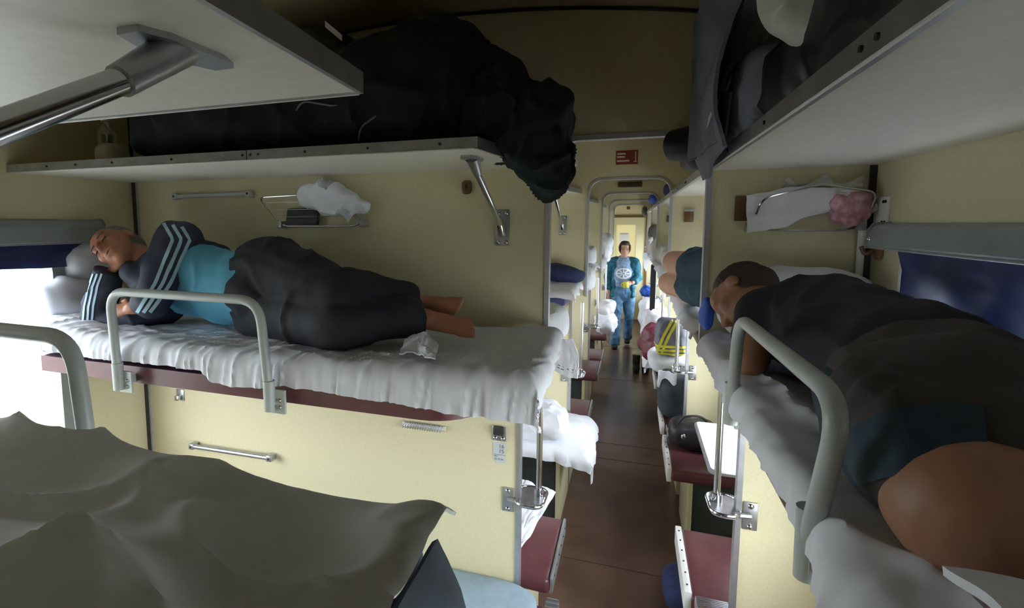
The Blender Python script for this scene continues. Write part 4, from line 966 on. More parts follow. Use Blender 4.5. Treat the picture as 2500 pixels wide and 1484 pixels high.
# lower beds, left
def lowbed(u, v): return V((0, 0, 0))
tag(obj('bed_sheet', sheet(-1.1, -0.245, 3.70, 3.15, 0.530, 'x', lambda u: 0.09 + 0.06 * max(0, (u + 0.5) * 2.2), lambda v: 0.10 + 0.13 * v, None, 0.05, 0.012, 0.02, 8, 60, 40, 5, lambda x, y: 0.085 * bump2(x, y, -0.36, 3.45, 0.16, 0.24)), 'linen'), 'white sheet draped over the lower seat end in the second bay', 'sheet')
tag(obj('rolled_bedding', Lp((-0.475, 3.30, 0.655), (0.125, 0.20, 0.075), 0.8, 0.7, 0.02, 9, 4, 44, 26, 0.3, 0.02), 'linen'), 'white bedding roll on the draped lower seat behind the chrome pole', 'bedding')
def nearsheet(u, v):
    x = -0.47 + 0.165 * u * (1 - 0.75 * v); y = 2.42 - 0.48 * v; return V((x, y, 0.512 + 0.15 * (1 - v) * (1 - 0.25 * u) + 0.015 * fbm(V((u * 4, v * 4, 1)), 3)))
tag(obj('bed_sheet', patch(nearsheet, 24, 24, 0.01), 'linen'), 'white sheet lying on the seat beside the boarding step', 'sheet')
for k, (xx, yy, zz, r, m, lb) in enumerate([(-0.275, 7.02, 0.625, (0.115, 0.24, 0.125), 'linen', 'white bedding heap on a lower cross seat left of the woman'),
                                        (-0.285, 7.00, 0.83, (0.100, 0.18, 0.080), 'paper', 'pale grey clothes on top of the white heap left of the woman')]):
    tag(obj('bedding_heap', Lp((xx, yy, zz), r, 0.8, 0.7, 0.035, 7, 40 + k, 44, 28, 0, 0.03), m), lb, 'bedding')

# right side, second bay onward
def hS(u, v): return 0.012 * math.sin(u * 7)
for k in range(4):
    y = PART[k]
    tag(obj('bed_sheet', sheet(y + 0.04, y + 1.76, XR - 0.01, 0.240, 1.530 if k else 1.525, 'y', lambda u: 0.055 + 0.02 * nz((u * 5, 0, 0), 9), None, None, 0.03, 0.008, 0.016, 9, 80, 26, 50 + k, hS), 'linen'), 'white sheet on the side upper berth, %s bay from the camera' % ORD[k + 1], 'sheet')
tag(obj('blanket', Lp((0.40, 4.95, 1.62), (0.165, 0.62, 0.095), 0.7, 0.5, 0.03, 6, 4, 60, 28, 0, 0.03), 'linen2'), 'grey white quilt heaped on the third side upper berth', 'quilt')
tag(obj('blanket', Lp((0.36, 6.3, 1.60), (0.15, 0.5, 0.09), 0.7, 0.5, 0.03, 6, 9, 50, 26, 0, 0.03), 'linen2'), 'pale quilt heaped on the fourth side upper berth', 'quilt')
# ================================================================== people
def frame(up, fwd):
    u = V(up).normalized(); f = (V(fwd) - u * V(fwd).dot(u)).normalized(); r = f.cross(u)
    return r, f, u                      # right, forward (face), up (crown)
def headL(c, fr, s):
    r, f, u = fr
    return lambda a, b, d: V(c) + (r * a + f * b + u * d) * s
def head_shapes(bm, c, fr, s=1.0, beard=False):
    P = headL(c, fr, s); R = Matrix((fr[0], fr[1], fr[2])).transposed()
    def E(p, rad): ell(bm, P(*p), tuple(x * s for x in rad), R, 20, 14)
    E((0, -0.010, 0.030), (0.074, 0.094, 0.088)); E((0, 0.028, -0.035), (0.062, 0.066, 0.075)); E((0, 0.050, -0.085), (0.036, 0.036, 0.028))
    E((0, 0.055, 0.045), (0.058, 0.036, 0.042))
    rcone(bm, P(-0.036, 0.083, 0.022), 0.012 * s, P(0.036, 0.083, 0.022), 0.012 * s)
    rcone(bm, P(0, 0.092, 0.012), 0.009 * s, P(0, 0.112, -0.026), 0.014 * s)
    for q in (-1, 1):
        E((q * 0.016, 0.100, -0.028), (0.010, 0.010, 0.008)); E((q * 0.040, 0.066, -0.022), (0.024, 0.024, 0.026))
        E((q * 0.032, 0.082, 0.004), (0.015, 0.009, 0.009)); E((q * 0.077, -0.005, -0.002), (0.010, 0.020, 0.030))
    rcone(bm, P(-0.020, 0.090, -0.052), 0.0075 * s, P(0.020, 0.090, -0.052), 0.0075 * s); rcone(bm, P(-0.016, 0.088, -0.063), 0.008 * s, P(0.016, 0.088, -0.063), 0.008 * s)
def hair_shapes(bm, c, fr, s=1.0, short=True):
    P = headL(c, fr, s); R = Matrix((fr[0], fr[1], fr[2])).transposed()
    def E(p, rad): ell(bm, P(*p), tuple(x * s for x in rad), R, 20, 14)
    E((0, -0.026, 0.046), (0.079, 0.094, 0.086)); E((0, -0.040, 0.0), (0.076, 0.076, 0.075))
    if not short: E((0, 0.022, 0.092), (0.074, 0.070, 0.046)); E((0.068, 0.0, 0.02), (0.026, 0.055, 0.070)); E((-0.068, 0.0, 0.02), (0.026, 0.055, 0.070)); E((0, -0.03, -0.03), (0.075, 0.07, 0.07))
def hand_shapes(bm, wrist, d, n, s=1.0, curl=0.5, thumb=1):
    """d: direction wrist to knuckles, n: out of the back of the hand; curl 0 flat .. 1 closed"""
    d = V(d).normalized(); n = (V(n) - d * V(n).dot(d)).normalized(); r = d.cross(n) * thumb; w0 = V(wrist)
    rcone(bm, w0, 0.024 * s, w0 + d * 0.075 * s, 0.034 * s, n, 0.48)
    for i, (off, ln) in enumerate(((0.027, 0.070), (0.009, 0.078), (-0.009, 0.073), (-0.026, 0.058))):
        p = w0 + (d * 0.085 + r * off) * s; a = 0.15 + curl * 0.5; seg = ln * s
        for k, fr_ in enumerate((0.45, 0.32, 0.25)):
            dirv = d * math.cos(a) - n * math.sin(a); q = p + dirv * seg * fr_
            rcone(bm, p, (0.0092 - 0.0008 * k) * s, q, (0.0085 - 0.0008 * k) * s, nu=10); p = q; a += curl * 1.1
    p = w0 + (d * 0.025 + r * 0.022) * s; q = p + (d * 0.030 + r * 0.028 - n * 0.012) * s
    rcone(bm, p, 0.0125 * s, q, 0.011 * s, nu=10); rcone(bm, q, 0.011 * s, q + (d * 0.034 + r * 0.006 - n * 0.014) * s, 0.0085 * s, nu=10)
def foot_shapes(bm, ankle, d, up, s=1.0, inner=1):
    d = V(d).normalized(); up = (V(up) - d * V(up).dot(d)).normalized(); r = d.cross(up) * inner; a = V(ankle)
    rcone(bm, a, 0.038 * s, a - d * 0.025 * s - up * 0.035 * s, 0.034 * s)
    rcone(bm, a - up * 0.015 * s + d * 0.01 * s, 0.038 * s, a + (d * 0.12 - up * 0.045) * s, 0.036 * s, up, 0.62)
    rcone(bm, a - d * 0.025 * s - up * 0.04 * s, 0.030 * s, a + (d * 0.12 - up * 0.05) * s, 0.034 * s, up, 0.6)
    for i, (off, ln, rr) in enumerate(((0.026, 0.052, 0.013), (0.008, 0.050, 0.0095), (-0.007, 0.044, 0.009), (-0.020, 0.036, 0.0085), (-0.031, 0.026, 0.008))):
        p = a + (d * 0.125 - up * 0.047 + r * off) * s; rcone(bm, p, rr * 1.1 * s, p + (d * ln - up * 0.006) * s, rr * s, nu=10)
def small(name, bmf, m, parent):
    b = bmesh.new(); bmf(b); return obj(name, b, m, parent)

# ---- man asleep on the left berth: navy track jacket, sky-blue tee, charcoal trousers, barefoot
m1 = thing('person', 'man asleep on his side in navy jacket and sky blue tee', 'person', (-1.35, 1.65, 1.50))
H1 = pY(292, 607, 1.60); fr1 = frame(V((-0.80, 0.05, 0.40)), V((-0.05, -0.93, 0.22)))
sh_up, sh_lo = pY(438, 592, 1.66), pY(405, 745, 1.66)          # upper / lower shoulder
el_up, ha_up = pY(372, 738, 1.50), pY(322, 752, 1.47)
el_lo, wr_lo = pY(232, 790, 1.52), pY(272, 672, 1.545)
hip_u, hip_l = pY(655, 655, 1.68), pY(650, 765, 1.66)
kn_u, an_u = pY(845, 728, 1.50), pY(1003, 738, 1.66)
kn_l, an_l = pY(835, 782, 1.47), pY(1030, 775, 1.58)
chest, belly = pY(455, 680, 1.68), pY(560, 705, 1.66)
neck = pY(372, 655, 1.63)
def body1(bm):
    head_shapes(bm, H1, fr1, 0.96)
    rcone(bm, H1 + V((0.05, 0.02, -0.03)), 0.056, neck + V((0.04, 0.02, 0)), 0.062)
    rcone(bm, neck, 0.07, chest, 0.10); rcone(bm, chest, 0.11, belly, 0.11); rcone(bm, belly, 0.11, (hip_u + hip_l) / 2, 0.11)
    rcone(bm, chest, 0.06, sh_up, 0.055); rcone(bm, sh_up, 0.045, el_up, 0.038); rcone(bm, el_up, 0.036, ha_up, 0.026)
    hand_shapes(bm, ha_up, V((-0.8, -0.1, -0.15)), V((0.1, -0.8, 0.5)), 0.9, 0.5, 1)
    rcone(bm, chest, 0.06, sh_lo, 0.055); rcone(bm, sh_lo, 0.045, el_lo, 0.038); rcone(bm, el_lo, 0.036, wr_lo, 0.027)
    hand_shapes(bm, wr_lo, V((0.1, 0.15, 0.9)), V((-0.3, -0.9, 0.1)), 0.9, 0.35, 1)
    for h_, k_, a_ in ((hip_u, kn_u, an_u), (hip_l, kn_l, an_l)):
        rcone(bm, (hip_u + hip_l) / 2, 0.08, h_, 0.08); rcone(bm, h_, 0.08, k_, 0.055); rcone(bm, k_, 0.052, a_, 0.033)
    foot_shapes(bm, an_u + V((0.012, 0, 0.0)), V((0.80, -0.10, 0.05)), V((-0.25, -0.75, 0.35)), 0.88, -1)
    foot_shapes(bm, an_l + V((0.012, 0, -0.002)), V((0.85, -0.10, -0.02)), V((-0.2, -0.75, 0.45)), 0.88, 1)
organic('body', body1, 0.0062, 'skin2', m1, 3)
organic('hair', lambda bm: hair_shapes(bm, H1, fr1, 0.97), 0.006, 'hairgrey', m1, 3, 0.002, 40, 3)
def tee1(bm):
    rcone(bm, chest + V((0, 0, 0.005)), 0.150, belly, 0.142, V((0, 1, 0)), 0.80); rcone(bm, belly, 0.145, pY(625, 705, 1.66), 0.150, V((0, 1, 0)), 0.80)
organic('tee_shirt', tee1, 0.010, 'tee', m1, 4, 0.005, 9, 4, fold=0.012)
def jk(bm):
    rcone(bm, neck + V((0.02, 0.01, 0)), 0.080, chest, 0.135, V((0, 1, 0)), 0.85)
    rcone(bm, chest + V((-0.02, 0.05, 0.03)), 0.14, pY(500, 660, 1.75), 0.13, V((0, 1, 0)), 0.8)
    rcone(bm, pY(430, 660, 1.66), 0.11, sh_up + V((0.015, 0.0, 0.0)), 0.085)
    rcone(bm, sh_up, 0.088, el_up, 0.066); rcone(bm, el_up, 0.066, ha_up + V((0.05, 0, 0)), 0.050, e1=False)
    rcone(bm, pY(400, 740, 1.64), 0.08, pY(300, 782, 1.56), 0.062); rcone(bm, pY(300, 782, 1.56), 0.060, el_lo, 0.058); rcone(bm, el_lo, 0.060, wr_lo + V((-0.01, 0, 0.02)), 0.050, e1=False)
    rcone(bm, pY(330, 665, 1.565), 0.045, pY(372, 690, 1.60), 0.075)
    rcone(bm, neck + V((-0.015, 0, 0.01)), 0.070, neck + V((0.03, 0, 0)), 0.085, e0=False)
jo = organic('track_jacket', jk, 0.009, 'jacket', m1, 3, 0.005, 10, 5, fold=0.012)
view = (pY(400, 640, 1.6) - V((0, 0, CAM_Z))).normalized()
for dx, col in ((0, 'stripe'), (21, 'stripe'), (42, 'stripe')):
    ribbon(jo, [pY(400 + dx * 1.05, 545 + dx * .2, 1.6), pY(422 + dx, 585, 1.6), pY(400 + dx * .9, 640, 1.58), pY(380 + dx * .85, 690, 1.55), pY(352 + dx * .8, 735, 1.5), pY(338 + dx * .7, 758, 1.5)], view, 0.012, col, m1)
for k in range(3):
    ribbon(jo, [pY(232 + 10 * k, 668, 1.53), pY(222 + 10 * k, 700, 1.53), pY(212 + 10 * k, 745, 1.52), pY(207 + 10 * k, 790, 1.5), pY(208 + 10 * k, 806, 1.5)], view, 0.007, 'stripe', m1, 'sleeve_stripe', 24)
def pants1(bm):
    mid = (hip_u + hip_l) / 2
    rcone(bm, pY(600, 700, 1.67), 0.150, mid, 0.165, V((0, 1, 0)), 0.82, e0=False)
    rcone(bm, mid, 0.16, hip_u + V((0.02, 0, -0.01)), 0.125); rcone(bm, mid, 0.15, hip_l, 0.12)
    rcone(bm, hip_u, 0.125, kn_u, 0.090); rcone(bm, kn_u, 0.090, an_u, 0.066, e1=False)
    rcone(bm, hip_l, 0.120, kn_l, 0.085); rcone(bm, kn_l, 0.086, an_l, 0.060, e1=False)
po = organic('trousers', pants1, 0.010, 'pants', m1, 3, 0.006, 8, 6, fold=0.014)
for q in (-1, 1):
    P = headL(H1, fr1, 0.96)
    small('closed_eye', lambda b: tube(b, [P(q * 0.020, 0.0925, 0.000), P(q * 0.032, 0.0935, -0.003), P(q * 0.046, 0.087, 0.000)], 0.0022, 6), 'hairdark', m1)
    small('eyebrow', lambda b: tube(b, [P(q * 0.016, 0.096, 0.026), P(q * 0.034, 0.096, 0.031), P(q * 0.052, 0.084, 0.026)], [0.003, 0.0045, 0.003], 6), 'hairgrey', m1)
P = headL(H1, fr1, 0.96)
small('mouth_line', lambda b: tube(b, [P(-0.022, 0.0915, -0.0575), P(0, 0.098, -0.0575), P(0.022, 0.0915, -0.0575)], 0.0022, 6), 'maroon', m1)

# ---- man on the right berth: black tee, brown-grey shorts, seen from behind
m2 = thing('person', 'man in black tee and dark shorts lying on the right berth', 'person', (0.45, 1.2, 1.545))
H2 = V((0.318, 1.735, 1.685)); fr2 = frame(V((-0.40, 0.85, 0.10)), V((-0.62, -0.25, -0.75)))
s2 = V((0.325, 1.520, 1.660)); s2b = V((0.50, 1.55, 1.62)); el2 = V((0.272, 1.400, 1.572)); w2 = V((0.345, 1.60, 1.568))
ch2 = V((0.430, 1.46, 1.655)); be2 = V((0.455, 1.20, 1.645)); hp2 = V((0.445, 1.00, 1.630))
hipA, hipB = V((0.345, 0.680, 1.604)), V((0.50, 0.90, 1.625))
knA, anA = V((0.590, 0.640, 1.606)), V((0.615, 0.28, 1.590))
knB, anB = V((0.600, 0.78, 1.640)), V((0.590, 0.42, 1.600))
def body2(bm):
    head_shapes(bm, H2, fr2, 0.90)
    rcone(bm, H2 + V((0.02, -0.05, -0.01)), 0.052, ch2 + V((-0.02, 0.09, 0.01)), 0.06)
    rcone(bm, ch2, 0.085, be2, 0.08); rcone(bm, be2, 0.08, hp2, 0.085)
    rcone(bm, ch2, 0.06, s2, 0.045); rcone(bm, s2, 0.048, el2, 0.042); rcone(bm, el2, 0.034, w2, 0.024)
    hand_shapes(bm, w2, V((0.0, 0.9, 0.02)), V((-0.3, 0, 0.9)), 0.85, 0.3, 1)
    rcone(bm, hp2, 0.08, hipA, 0.08); rcone(bm, hipA, 0.079, knA, 0.070); rcone(bm, knA, 0.068, anA, 0.042)
    rcone(bm, hp2, 0.08, hipB, 0.075); rcone(bm, hipB, 0.080, knB, 0.058); rcone(bm, knB, 0.052, anB, 0.034)
    foot_shapes(bm, anA, V((0, -0.9, 0.1)), V((0, 0.2, 1)), 0.85); foot_shapes(bm, anB, V((0, -0.9, 0.1)), V((0, 0.2, 1)), 0.85, -1)
organic('body', body2, 0.0065, 'skin', m2, 4)
organic('hair', lambda bm: hair_shapes(bm, H2, fr2, 0.91), 0.006, 'hairdark', m2, 3, 0.0015, 40, 3)
def tee2(bm):
    rcone(bm, ch2 + V((-0.005, 0.075, 0.012)), 0.090, ch2, 0.125, V((0, 0, 1)), 0.95)
    rcone(bm, ch2, 0.128, be2, 0.120, V((0, 0, 1)), 0.95); rcone(bm, be2, 0.120, V((0.465, 1.08, 1.645)), 0.122, V((0, 0, 1)), 0.95)
    rcone(bm, ch2 + V((-0.03, 0.03, 0.02)), 0.09, s2 + V((0, 0, 0.005)), 0.072); rcone(bm, s2, 0.070, s2.lerp(el2, 0.62), 0.058, e1=False)
    rcone(bm, ch2 + V((0.03, 0.03, 0)), 0.09, s2b, 0.075)
organic('tee_shirt', tee2, 0.009, 'blacktee', m2, 4, 0.004, 9, 7, fold=0.012)
def shorts2(bm):
    rcone(bm, V((0.462, 1.135, 1.645)), 0.116, hp2, 0.122, V((0, 0, 1)), 0.95, e0=False); ell(bm, hp2 + V((0.015, -0.03, 0.006)), (0.122, 0.14, 0.112))
    ell(bm, (0.425, 0.860, 1.638), (0.150, 0.160, 0.112)); rcone(bm, V((0.355, 0.790, 1.628)), 0.096, V((0.560, 0.755, 1.640)), 0.090); rcone(bm, V((0.335, 0.735, 1.630)), 0.082, V((0.60, 0.690, 1.640)), 0.078)
so = organic('shorts', shorts2, 0.009, 'shorts', m2, 3, 0.004, 8, 9, fold=0.012)
vw2 = (pY(2250, 1050, 0.8) - V((0, 0, CAM_Z))).normalized()
for k in range(5): ribbon(so, [pY(x, y + 30 - 22 * k, 0.8) for x, y in ((2055, 1150), (2110, 1120), (2200, 1085), (2300, 1072), (2380, 1080))], vw2, 0.021, 'teal', m2, 'hem_band', 40, 0.0025)
def side2(bm): rcone(bm, V((0.372, 1.10, 1.600)), 0.055, V((0.335, 0.90, 1.590)), 0.060)
organic('side_panel', side2, 0.008, 'teal', m2, 3, 0.003, 12, 3)
lg = bmesh.new()
for i, (dy, dz, L_) in enumerate(((0.0, 0.0, 0.026), (0.012, 0.004, 0.022), (-0.012, -0.002, 0.024))):
    p = V((0.270 + 0.004 * abs(i - 1), 0.845 + dy, 1.575 + dz)); rcone(lg, p, 0.004, p + V((0.0, dy * 0.5, L_)), 0.003)
obj('logo', lg, 'stripe', m2)
# blue pillow edge at his forehead
tag(obj('blue_cloth', Lp((0.232, 1.845, 1.610), (0.018, 0.055, 0.055), 0.8, 0.8, 0.008, 14, 3, 30, 18), 'bluebag'), 'blue cloth tucked at the forehead of the man in black', 'cloth')

# ---- man on the second side berth: only bent legs in petrol-blue shorts stick out
m3 = thing('person', 'person in petrol blue shorts with bare knees over the aisle', 'person', (0.36, 2.5, 1.53))
hpA, kA, fA = V((0.42, 2.22, 1.70)), V((0.205, 2.86, 1.705)), V((0.50, 3.16, 1.66))
hpB, kB, fB = V((0.40, 2.22, 1.625)), V((0.190, 2.90, 1.595)), V((0.48, 3.26, 1.585))
def body3(bm):
    rcone(bm, (0.50, 2.06, 1.66), 0.11, (0.43, 2.2, 1.66), 0.12)
    for h_, k_, f_ in ((hpA, kA, fA), (hpB, kB, fB)):
        rcone(bm, h_, 0.085, k_, 0.058); rcone(bm, k_, 0.058, f_, 0.038)
    foot_shapes(bm, fA, V((0.2, 0.9, 0)), V((-0.3, 0, 0.9)), 0.85); foot_shapes(bm, fB, V((0.2, 0.9, 0)), V((-0.3, 0, 0.9)), 0.85)
organic('body', body3, 0.008, 'skin3', m3, 4)
def sh3(bm):
    rcone(bm, (0.49, 2.10, 1.665), 0.125, (0.42, 2.25, 1.665), 0.130)
    rcone(bm, hpA, 0.105, hpA.lerp(kA, 0.70), 0.080, e1=False); rcone(bm, hpB, 0.098, hpB.lerp(kB, 0.64), 0.076, e1=False)
organic('shorts', sh3, 0.010, 'blueshorts', m3, 3, 0.004, 9, 3, fold=0.010)

# ---- woman walking up the aisle
WY = 8.45; wx = -0.105
m4 = thing('person', 'woman in jeans and open teal shirt walking up the aisle', 'person', (wx, WY, 0))
HW = V((wx + 0.010, WY - 0.03, 1.505)); frw = frame(V((0, 0, 1)), V((0.06, -1, -0.05)))
shR, shL = V((wx - 0.165, WY, 1.31)), V((wx + 0.165, WY, 1.31))
elR, wrR = V((wx - 0.225, WY + 0.03, 1.06)), V((wx - 0.205, WY - 0.05, 0.83))
elL, wrL = V((wx + 0.215, WY - 0.02, 1.07)), V((wx + 0.135, WY - 0.20, 1.015))
hR, kR, aR = V((wx - 0.080, WY, 0.84)), V((wx - 0.085, WY - 0.10, 0.45)), V((wx - 0.090, WY - 0.10, 0.09))
hL_, kL, aL = V((wx + 0.085, WY, 0.84)), V((wx + 0.095, WY + 0.04, 0.46)), V((wx + 0.085, WY + 0.24, 0.12))
def body4(bm):
    head_shapes(bm, HW, frw, 0.93); rcone(bm, HW - V((0, 0, 0.06)), 0.046, V((wx, WY, 1.34)), 0.055)
    rcone(bm, (wx, WY, 1.29), 0.12, (wx, WY, 1.05), 0.12, V((0, 1, 0)), 0.7); rcone(bm, (wx, WY, 1.05), 0.12, (wx, WY, 0.85), 0.125, V((0, 1, 0)), 0.75)
    for s_, e_, w_ in ((shR, elR, wrR), (shL, elL, wrL)):
        rcone(bm, (wx, WY, 1.29), 0.07, s_, 0.05); rcone(bm, s_, 0.045, e_, 0.037); rcone(bm, e_, 0.035, w_, 0.025)
    hand_shapes(bm, wrR, V((0, -0.1, -1)), V((-1, 0, 0)), 0.95, 0.45, 1); hand_shapes(bm, wrL, V((-0.8, -0.5, -0.1)), V((0.3, -0.7, 0.5)), 0.95, 0.8, 1)
    for h_, k_, a_ in ((hR, kR, aR), (hL_, kL, aL)):
        rcone(bm, h_, 0.08, k_, 0.05); rcone(bm, k_, 0.048, a_, 0.034); foot_shapes(bm, a_ - V((0, 0, 0.02)), V((0, -1, -0.05)), V((0, 0, 1)), 0.9)
organic('body', body4, 0.0075, 'skin3', m4, 3)
organic('hair', lambda bm: hair_shapes(bm, HW, frw, 0.95, False), 0.007, 'hairdark', m4, 3, 0.002, 40, 3)
def jeans(bm):
    rcone(bm, (wx, WY, 0.96), 0.138, (wx, WY, 0.84), 0.150, V((0, 1, 0)), 0.74, e0=False)
    rcone(bm, hR, 0.098, kR, 0.070); rcone(bm, kR, 0.070, aR - V((0, 0, 0.045)), 0.072, e1=False)
    rcone(bm, hL_, 0.098, kL, 0.070); rcone(bm, kL, 0.068, aL - V((0, -0.01, 0.03)), 0.066, e1=False)
organic('jeans', jeans, 0.010, 'jeans', m4, 3, 0.004, 9, 3, fold=0.010)
def tee4(bm):
    rcone(bm, (wx, WY - 0.005, 1.285), 0.128, (wx, WY - 0.02, 1.16), 0.142, V((0, 1, 0)), 0.74); rcone(bm, (wx, WY - 0.02, 1.16), 0.145, (wx, WY - 0.005, 0.945), 0.140, V((0, 1, 0)), 0.80, e1=False)
te = organic('printed_tee', tee4, 0.010, 'print', m4, 3, 0.004, 9, 3, fold=0.006)
def ring(k, r0, r1): 
    a0 = k * PI / 4; return [V((wx + 0.005 + r * math.cos(a0) * 1.35, WY - 0.2, 1.145 + r * math.sin(a0))) for r in (r0, r1)]
ribbon(te, [V((wx + 0.005 + 0.085 * 1.2 * math.cos(a), WY - 0.2, 1.145 + 0.072 * math.sin(a))) for a in [2 * PI * k / 20 for k in range(21)]], (0, 1, 0), 0.020, 'white', m4, 'print_ring', 48)
for k in range(8): ribbon(te, ring(k, 0.012, 0.07), (0, 1, 0), 0.016, 'white', m4, 'print_petal', 8)
def shirt4(bm):
    for s_, e_, w_, hx in ((shR, elR, wrR, -0.125), (shL, elL, wrL, 0.130)):
        rcone(bm, s_ + V((-s_.x * 0 + (0.06 if hx < 0 else -0.06), 0.02, 0.02)), 0.066, s_, 0.066); rcone(bm, s_, 0.066, e_, 0.058); rcone(bm, e_, 0.056, e_.lerp(w_, 0.78), 0.048, e1=False)
        rcone(bm, (wx + hx * 0.92, WY + 0.0, 1.27), 0.072, (wx + hx, WY + 0.0, 1.02), 0.066, V((1, 0, 0)), 0.62); rcone(bm, (wx + hx, WY + 0.0, 1.02), 0.075, (wx + hx * 1.08, WY - 0.02, 0.78), 0.080, V((1, 0, 0)), 0.55, e1=False)
    rcone(bm, (wx, WY + 0.07, 1.30), 0.12, (wx, WY + 0.09, 0.85), 0.13, V((0, 1, 0)), 0.45)
organic('open_shirt', shirt4, 0.010, 'shirt', m4, 3, 0.005, 10, 3, fold=0.012)
for q in (-1, 1):
    P = headL(HW, frw, 0.93)
    small('eye', lambda b: ell(b, P(q * 0.031, 0.090, 0.004), (0.010, 0.004, 0.005), None, 10, 6), 'hairdark', m4)
    small('eyebrow', lambda b: tube(b, [P(q * 0.016, 0.096, 0.026), P(q * 0.032, 0.096, 0.030), P(q * 0.048, 0.085, 0.026)], 0.0018, 6), 'hairdark', m4)
P = headL(HW, frw, 0.93)
small('lips', lambda b: tube(b, [P(-0.021, 0.093, -0.0575), P(0, 0.099, -0.0575), P(0.021, 0.093, -0.0575)], 0.004, 6), 'pink', m4)
for a_ in (aR, aL): small('shoe', lambda b: lump(b, (a_.x, a_.y - 0.06, a_.z - 0.055 if a_ is aR else a_.z - 0.06), (0.044, 0.125, 0.036), 0.6, 0.6, 0.002, 8, 2, 24, 14), 'blackbag', m4)
cup = thing('yellow_mug', 'yellow mug held by the walking woman', 'mug', (wrL.x - 0.09, wrL.y - 0.065, 0.95))
b = bmesh.new(); cc = V((wrL.x - 0.085, wrL.y - 0.075, 0.95)); rcone(b, cc, 0.036, cc + V((-0.012, 0, 0.085)), 0.043, e0=False, e1=False, nu=20); obj('mug_body', b, 'yellow', cup)
obj('mug_handle', Tb(fillet([cc + V((-0.035, -0.01, 0.07)), cc + V((-0.075, -0.01, 0.06)), cc + V((-0.065, -0.01, 0.02)), cc + V((-0.034, -0.01, 0.018))], 0.02), 0.006, 8), 'yellow', cup)
# ================================================================== the far right side of the aisle
# backpack with yellow bands on the third bay's table edge
yb = thing('backpack', 'dark grey backpack with bright yellow bands by the second pole', 'backpack', (0.30, 4.30, 0.86))
yo = organic('body', lambda bm: (lump(bm, (0.315, 4.33, 1.035), (0.115, 0.15, 0.135), 0.6, 0.6, 0.012, 8, 3, 40, 24), lump(bm, (0.245, 4.28, 0.99), (0.05, 0.10, 0.085), 0.7, 0.6, 0.008, 8, 5, 32, 20)), 0.009, 'bagcloth', yb, 3, 0.004, 12, 3, fold=0.01)
for dz in (0.0, 0.034, 0.068):
    ribbon(yo, [V((x, 4.1, 0.925 + dz * 0.85 + 0.02 * (x - 0.2))) for x in [0.19 + 0.022 * i for i in range(12)]], (0, 1, 0), 0.018, 'yellow', yb, 'yellow_band', 40, 0.004)
for dx in (0.0, 0.034):
    ribbon(yo, [V((0.205 + dx + 0.055 * t + 0.05 * t * t, 4.1, 0.93 + 0.25 * t)) for t in [i / 12 for i in range(13)]], (0, 1, 0), 0.018, 'yellow', yb, 'yellow_band', 30, 0.004)
tag(obj('bag_stand_bedding', Lp((0.40, 4.42, 0.828), (0.25, 0.26, 0.072), 0.6, 0.5, 0.015, 8, 3, 40, 20), 'linen'), 'white bedding on the side table under the yellow banded backpack', 'bedding')
mj = tag(obj('jacket', Lp((0.235, 5.02, 0.835), (0.115, 0.24, 0.135), 0.8, 0.7, 0.03, 8, 5, 50, 30, 0.15, 0.035), 'maroon'), 'crumpled maroon jacket lying on bedding beyond the yellow banded backpack', 'jacket')
tag(obj('bed_sheet', sheet(4.95, 7.10, XR - 0.02, 0.225, 0.66, 'y', lambda u: 0.16 + 0.05 * nz((u * 4, 0, 0), 3), lambda v: 0.10, lambda v: 0.10, 0.06, 0.025, 0.03, 7, 80, 30, 8, lambda u, v: 0.06 * math.sin(u * 4.2) ** 2), 'linen'), 'white sheet over the lower side bed of the third bay', 'sheet')
for k, (p, r, m, lb) in enumerate([((0.27, 6.30, 0.83), (0.11, 0.30, 0.10), 'linen', 'white bedding heap on the lower side bed of the third bay'), ((0.25, 7.45, 0.72), (0.11, 0.30, 0.20), 'linen', 'white bedding heap beyond the lower side bed'),
                                   ((0.24, 8.05, 0.93), (0.07, 0.16, 0.06), 'bluebag', 'bright blue bag on bedding right of the walking woman'), ((0.26, 5.75, 0.80), (0.10, 0.20, 0.07), 'paper', 'pale grey blanket heap on the lower side bed')]):
    tag(obj('bedding_heap', Lp(p, r, 0.8, 0.7, 0.03, 7, 60 + k, 44, 26, 0, 0.03), m), lb, 'bedding' if m != 'bluebag' else 'bag')
# dark folded blanket and black bag on the third bay's near side seat
tag(obj('blanket', Lp((0.36, 4.08, 0.665), (0.145, 0.16, 0.160), 0.5, 0.5, 0.014, 7, 3, 40, 24), 'slate'), 'dark folded blanket standing on the side seat of the third bay', 'blanket')
def wsh(u, v): return V((0.205 + 0.12 * u, 3.93 + 0.05 * v + 0.03 * math.sin(5 * u), 0.86 - 0.16 * v * (0.4 + 0.6 * math.sin(PI * (0.2 + 0.6 * (1 - u)))) + 0.01 * fbm(V((u * 4, v * 4, 0)), 3)))
tag(obj('towel', patch(wsh, 20, 14), 'linen'), 'white towel hanging over the dark folded blanket', 'towel')
bg_ = thing('handbag', 'black handbag with metal clasp on the second bay\'s far side seat', 'bag', (0.36, 3.50, 0.505))
organic('body', lambda bm: lump(bm, (0.40, 3.52, 0.590), (0.14, 0.12, 0.085), 0.6, 0.5, 0.010, 8, 3, 40, 24), 0.008, 'blackbag', bg_, 2, 0.003, 12, 3)
obj('handle', Tb(fillet([V((0.30, 3.46, 0.64)), V((0.33, 3.44, 0.72)), V((0.44, 3.44, 0.735)), V((0.49, 3.46, 0.655))], 0.05), 0.007, 8), 'blackbag', bg_)
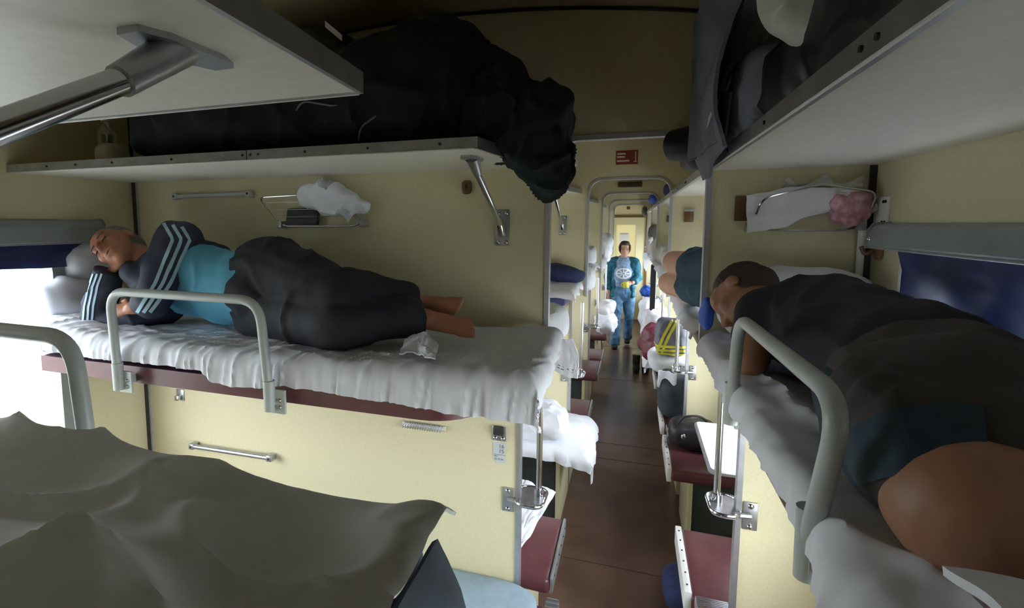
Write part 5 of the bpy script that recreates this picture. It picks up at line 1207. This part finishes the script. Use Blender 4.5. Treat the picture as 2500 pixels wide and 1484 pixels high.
b = bmesh.new(); ell(b, (0.335, 3.408, 0.60), (0.014, 0.006, 0.020)); obj('clasp', b, 'steel', bg_)
tag(obj('shoe_bag', Lp((0.33, 2.72, 0.075), (0.13, 0.16, 0.075), 0.7, 0.6, 0.015, 8, 3, 36, 20), 'navycloth'), 'dark blue bag on the floor under the near side table', 'bag')
# hanging things over the far side berths
tag(obj('hanging_bag', Lp((0.275, 7.20, 1.735), (0.085, 0.09, 0.150), 0.7, 0.7, 0.012, 8, 3, 36, 24), 'hairgrey'), 'dark rounded bag standing on the far right upper berth', 'bag')
tag(obj('hanging_cloth', Lp((0.215, 7.16, 1.615), (0.040, 0.10, 0.110), 0.8, 0.7, 0.018, 10, 4, 36, 24, 0, 0.02), 'paper'), 'grey white laundry beside the far dark bag', 'laundry')
def cloth_tri(u, v): return V((0.135 + 0.11 * u * (1 - 0.6 * v) + 0.02 * v, 7.05, 1.52 - 0.22 * v * (1 - 0.3 * abs(u - .5)) + 0.01 * math.sin(7 * u)))
tag(obj('towel', patch(cloth_tri, 14, 14), 'linen'), 'white towel corner hanging below the far dark bag', 'towel')
def dark_hang(u, v): return V((0.195 + 0.050 * u, 5.80, 1.47 - 0.46 * v + 0.01 * math.sin(6 * u + 3 * v)))
tag(obj('hanging_garment', patch(dark_hang, 8, 14, 0.02), 'blackbag'), 'black garment hanging from the third side berth edge', 'garment')
tag(obj('window_bottle', Lp((0.30, 7.45, 1.03), (0.03, 0.03, 0.12), 0.6, 1.0, 0, 1, 1, 20, 14), 'paper'), 'white bottle standing beside the far bedding', 'bottle')
dk = thing('shoe_pair', 'dark boots standing at the aisle edge near the woman', 'boots', (0.16, 7.1, 0))
for q in (-1, 1):
    organic('boot', lambda bm: (rcone(bm, (0.16 + 0.055 * q, 7.14, 0.055), 0.045, (0.16 + 0.055 * q, 7.15, 0.20), 0.05, e1=False), lump(bm, (0.16 + 0.055 * q, 7.07, 0.045), (0.045, 0.12, 0.045), 0.7, 0.6, 0, 1, 1, 20, 12)), 0.008, 'blackbag', dk, 2)
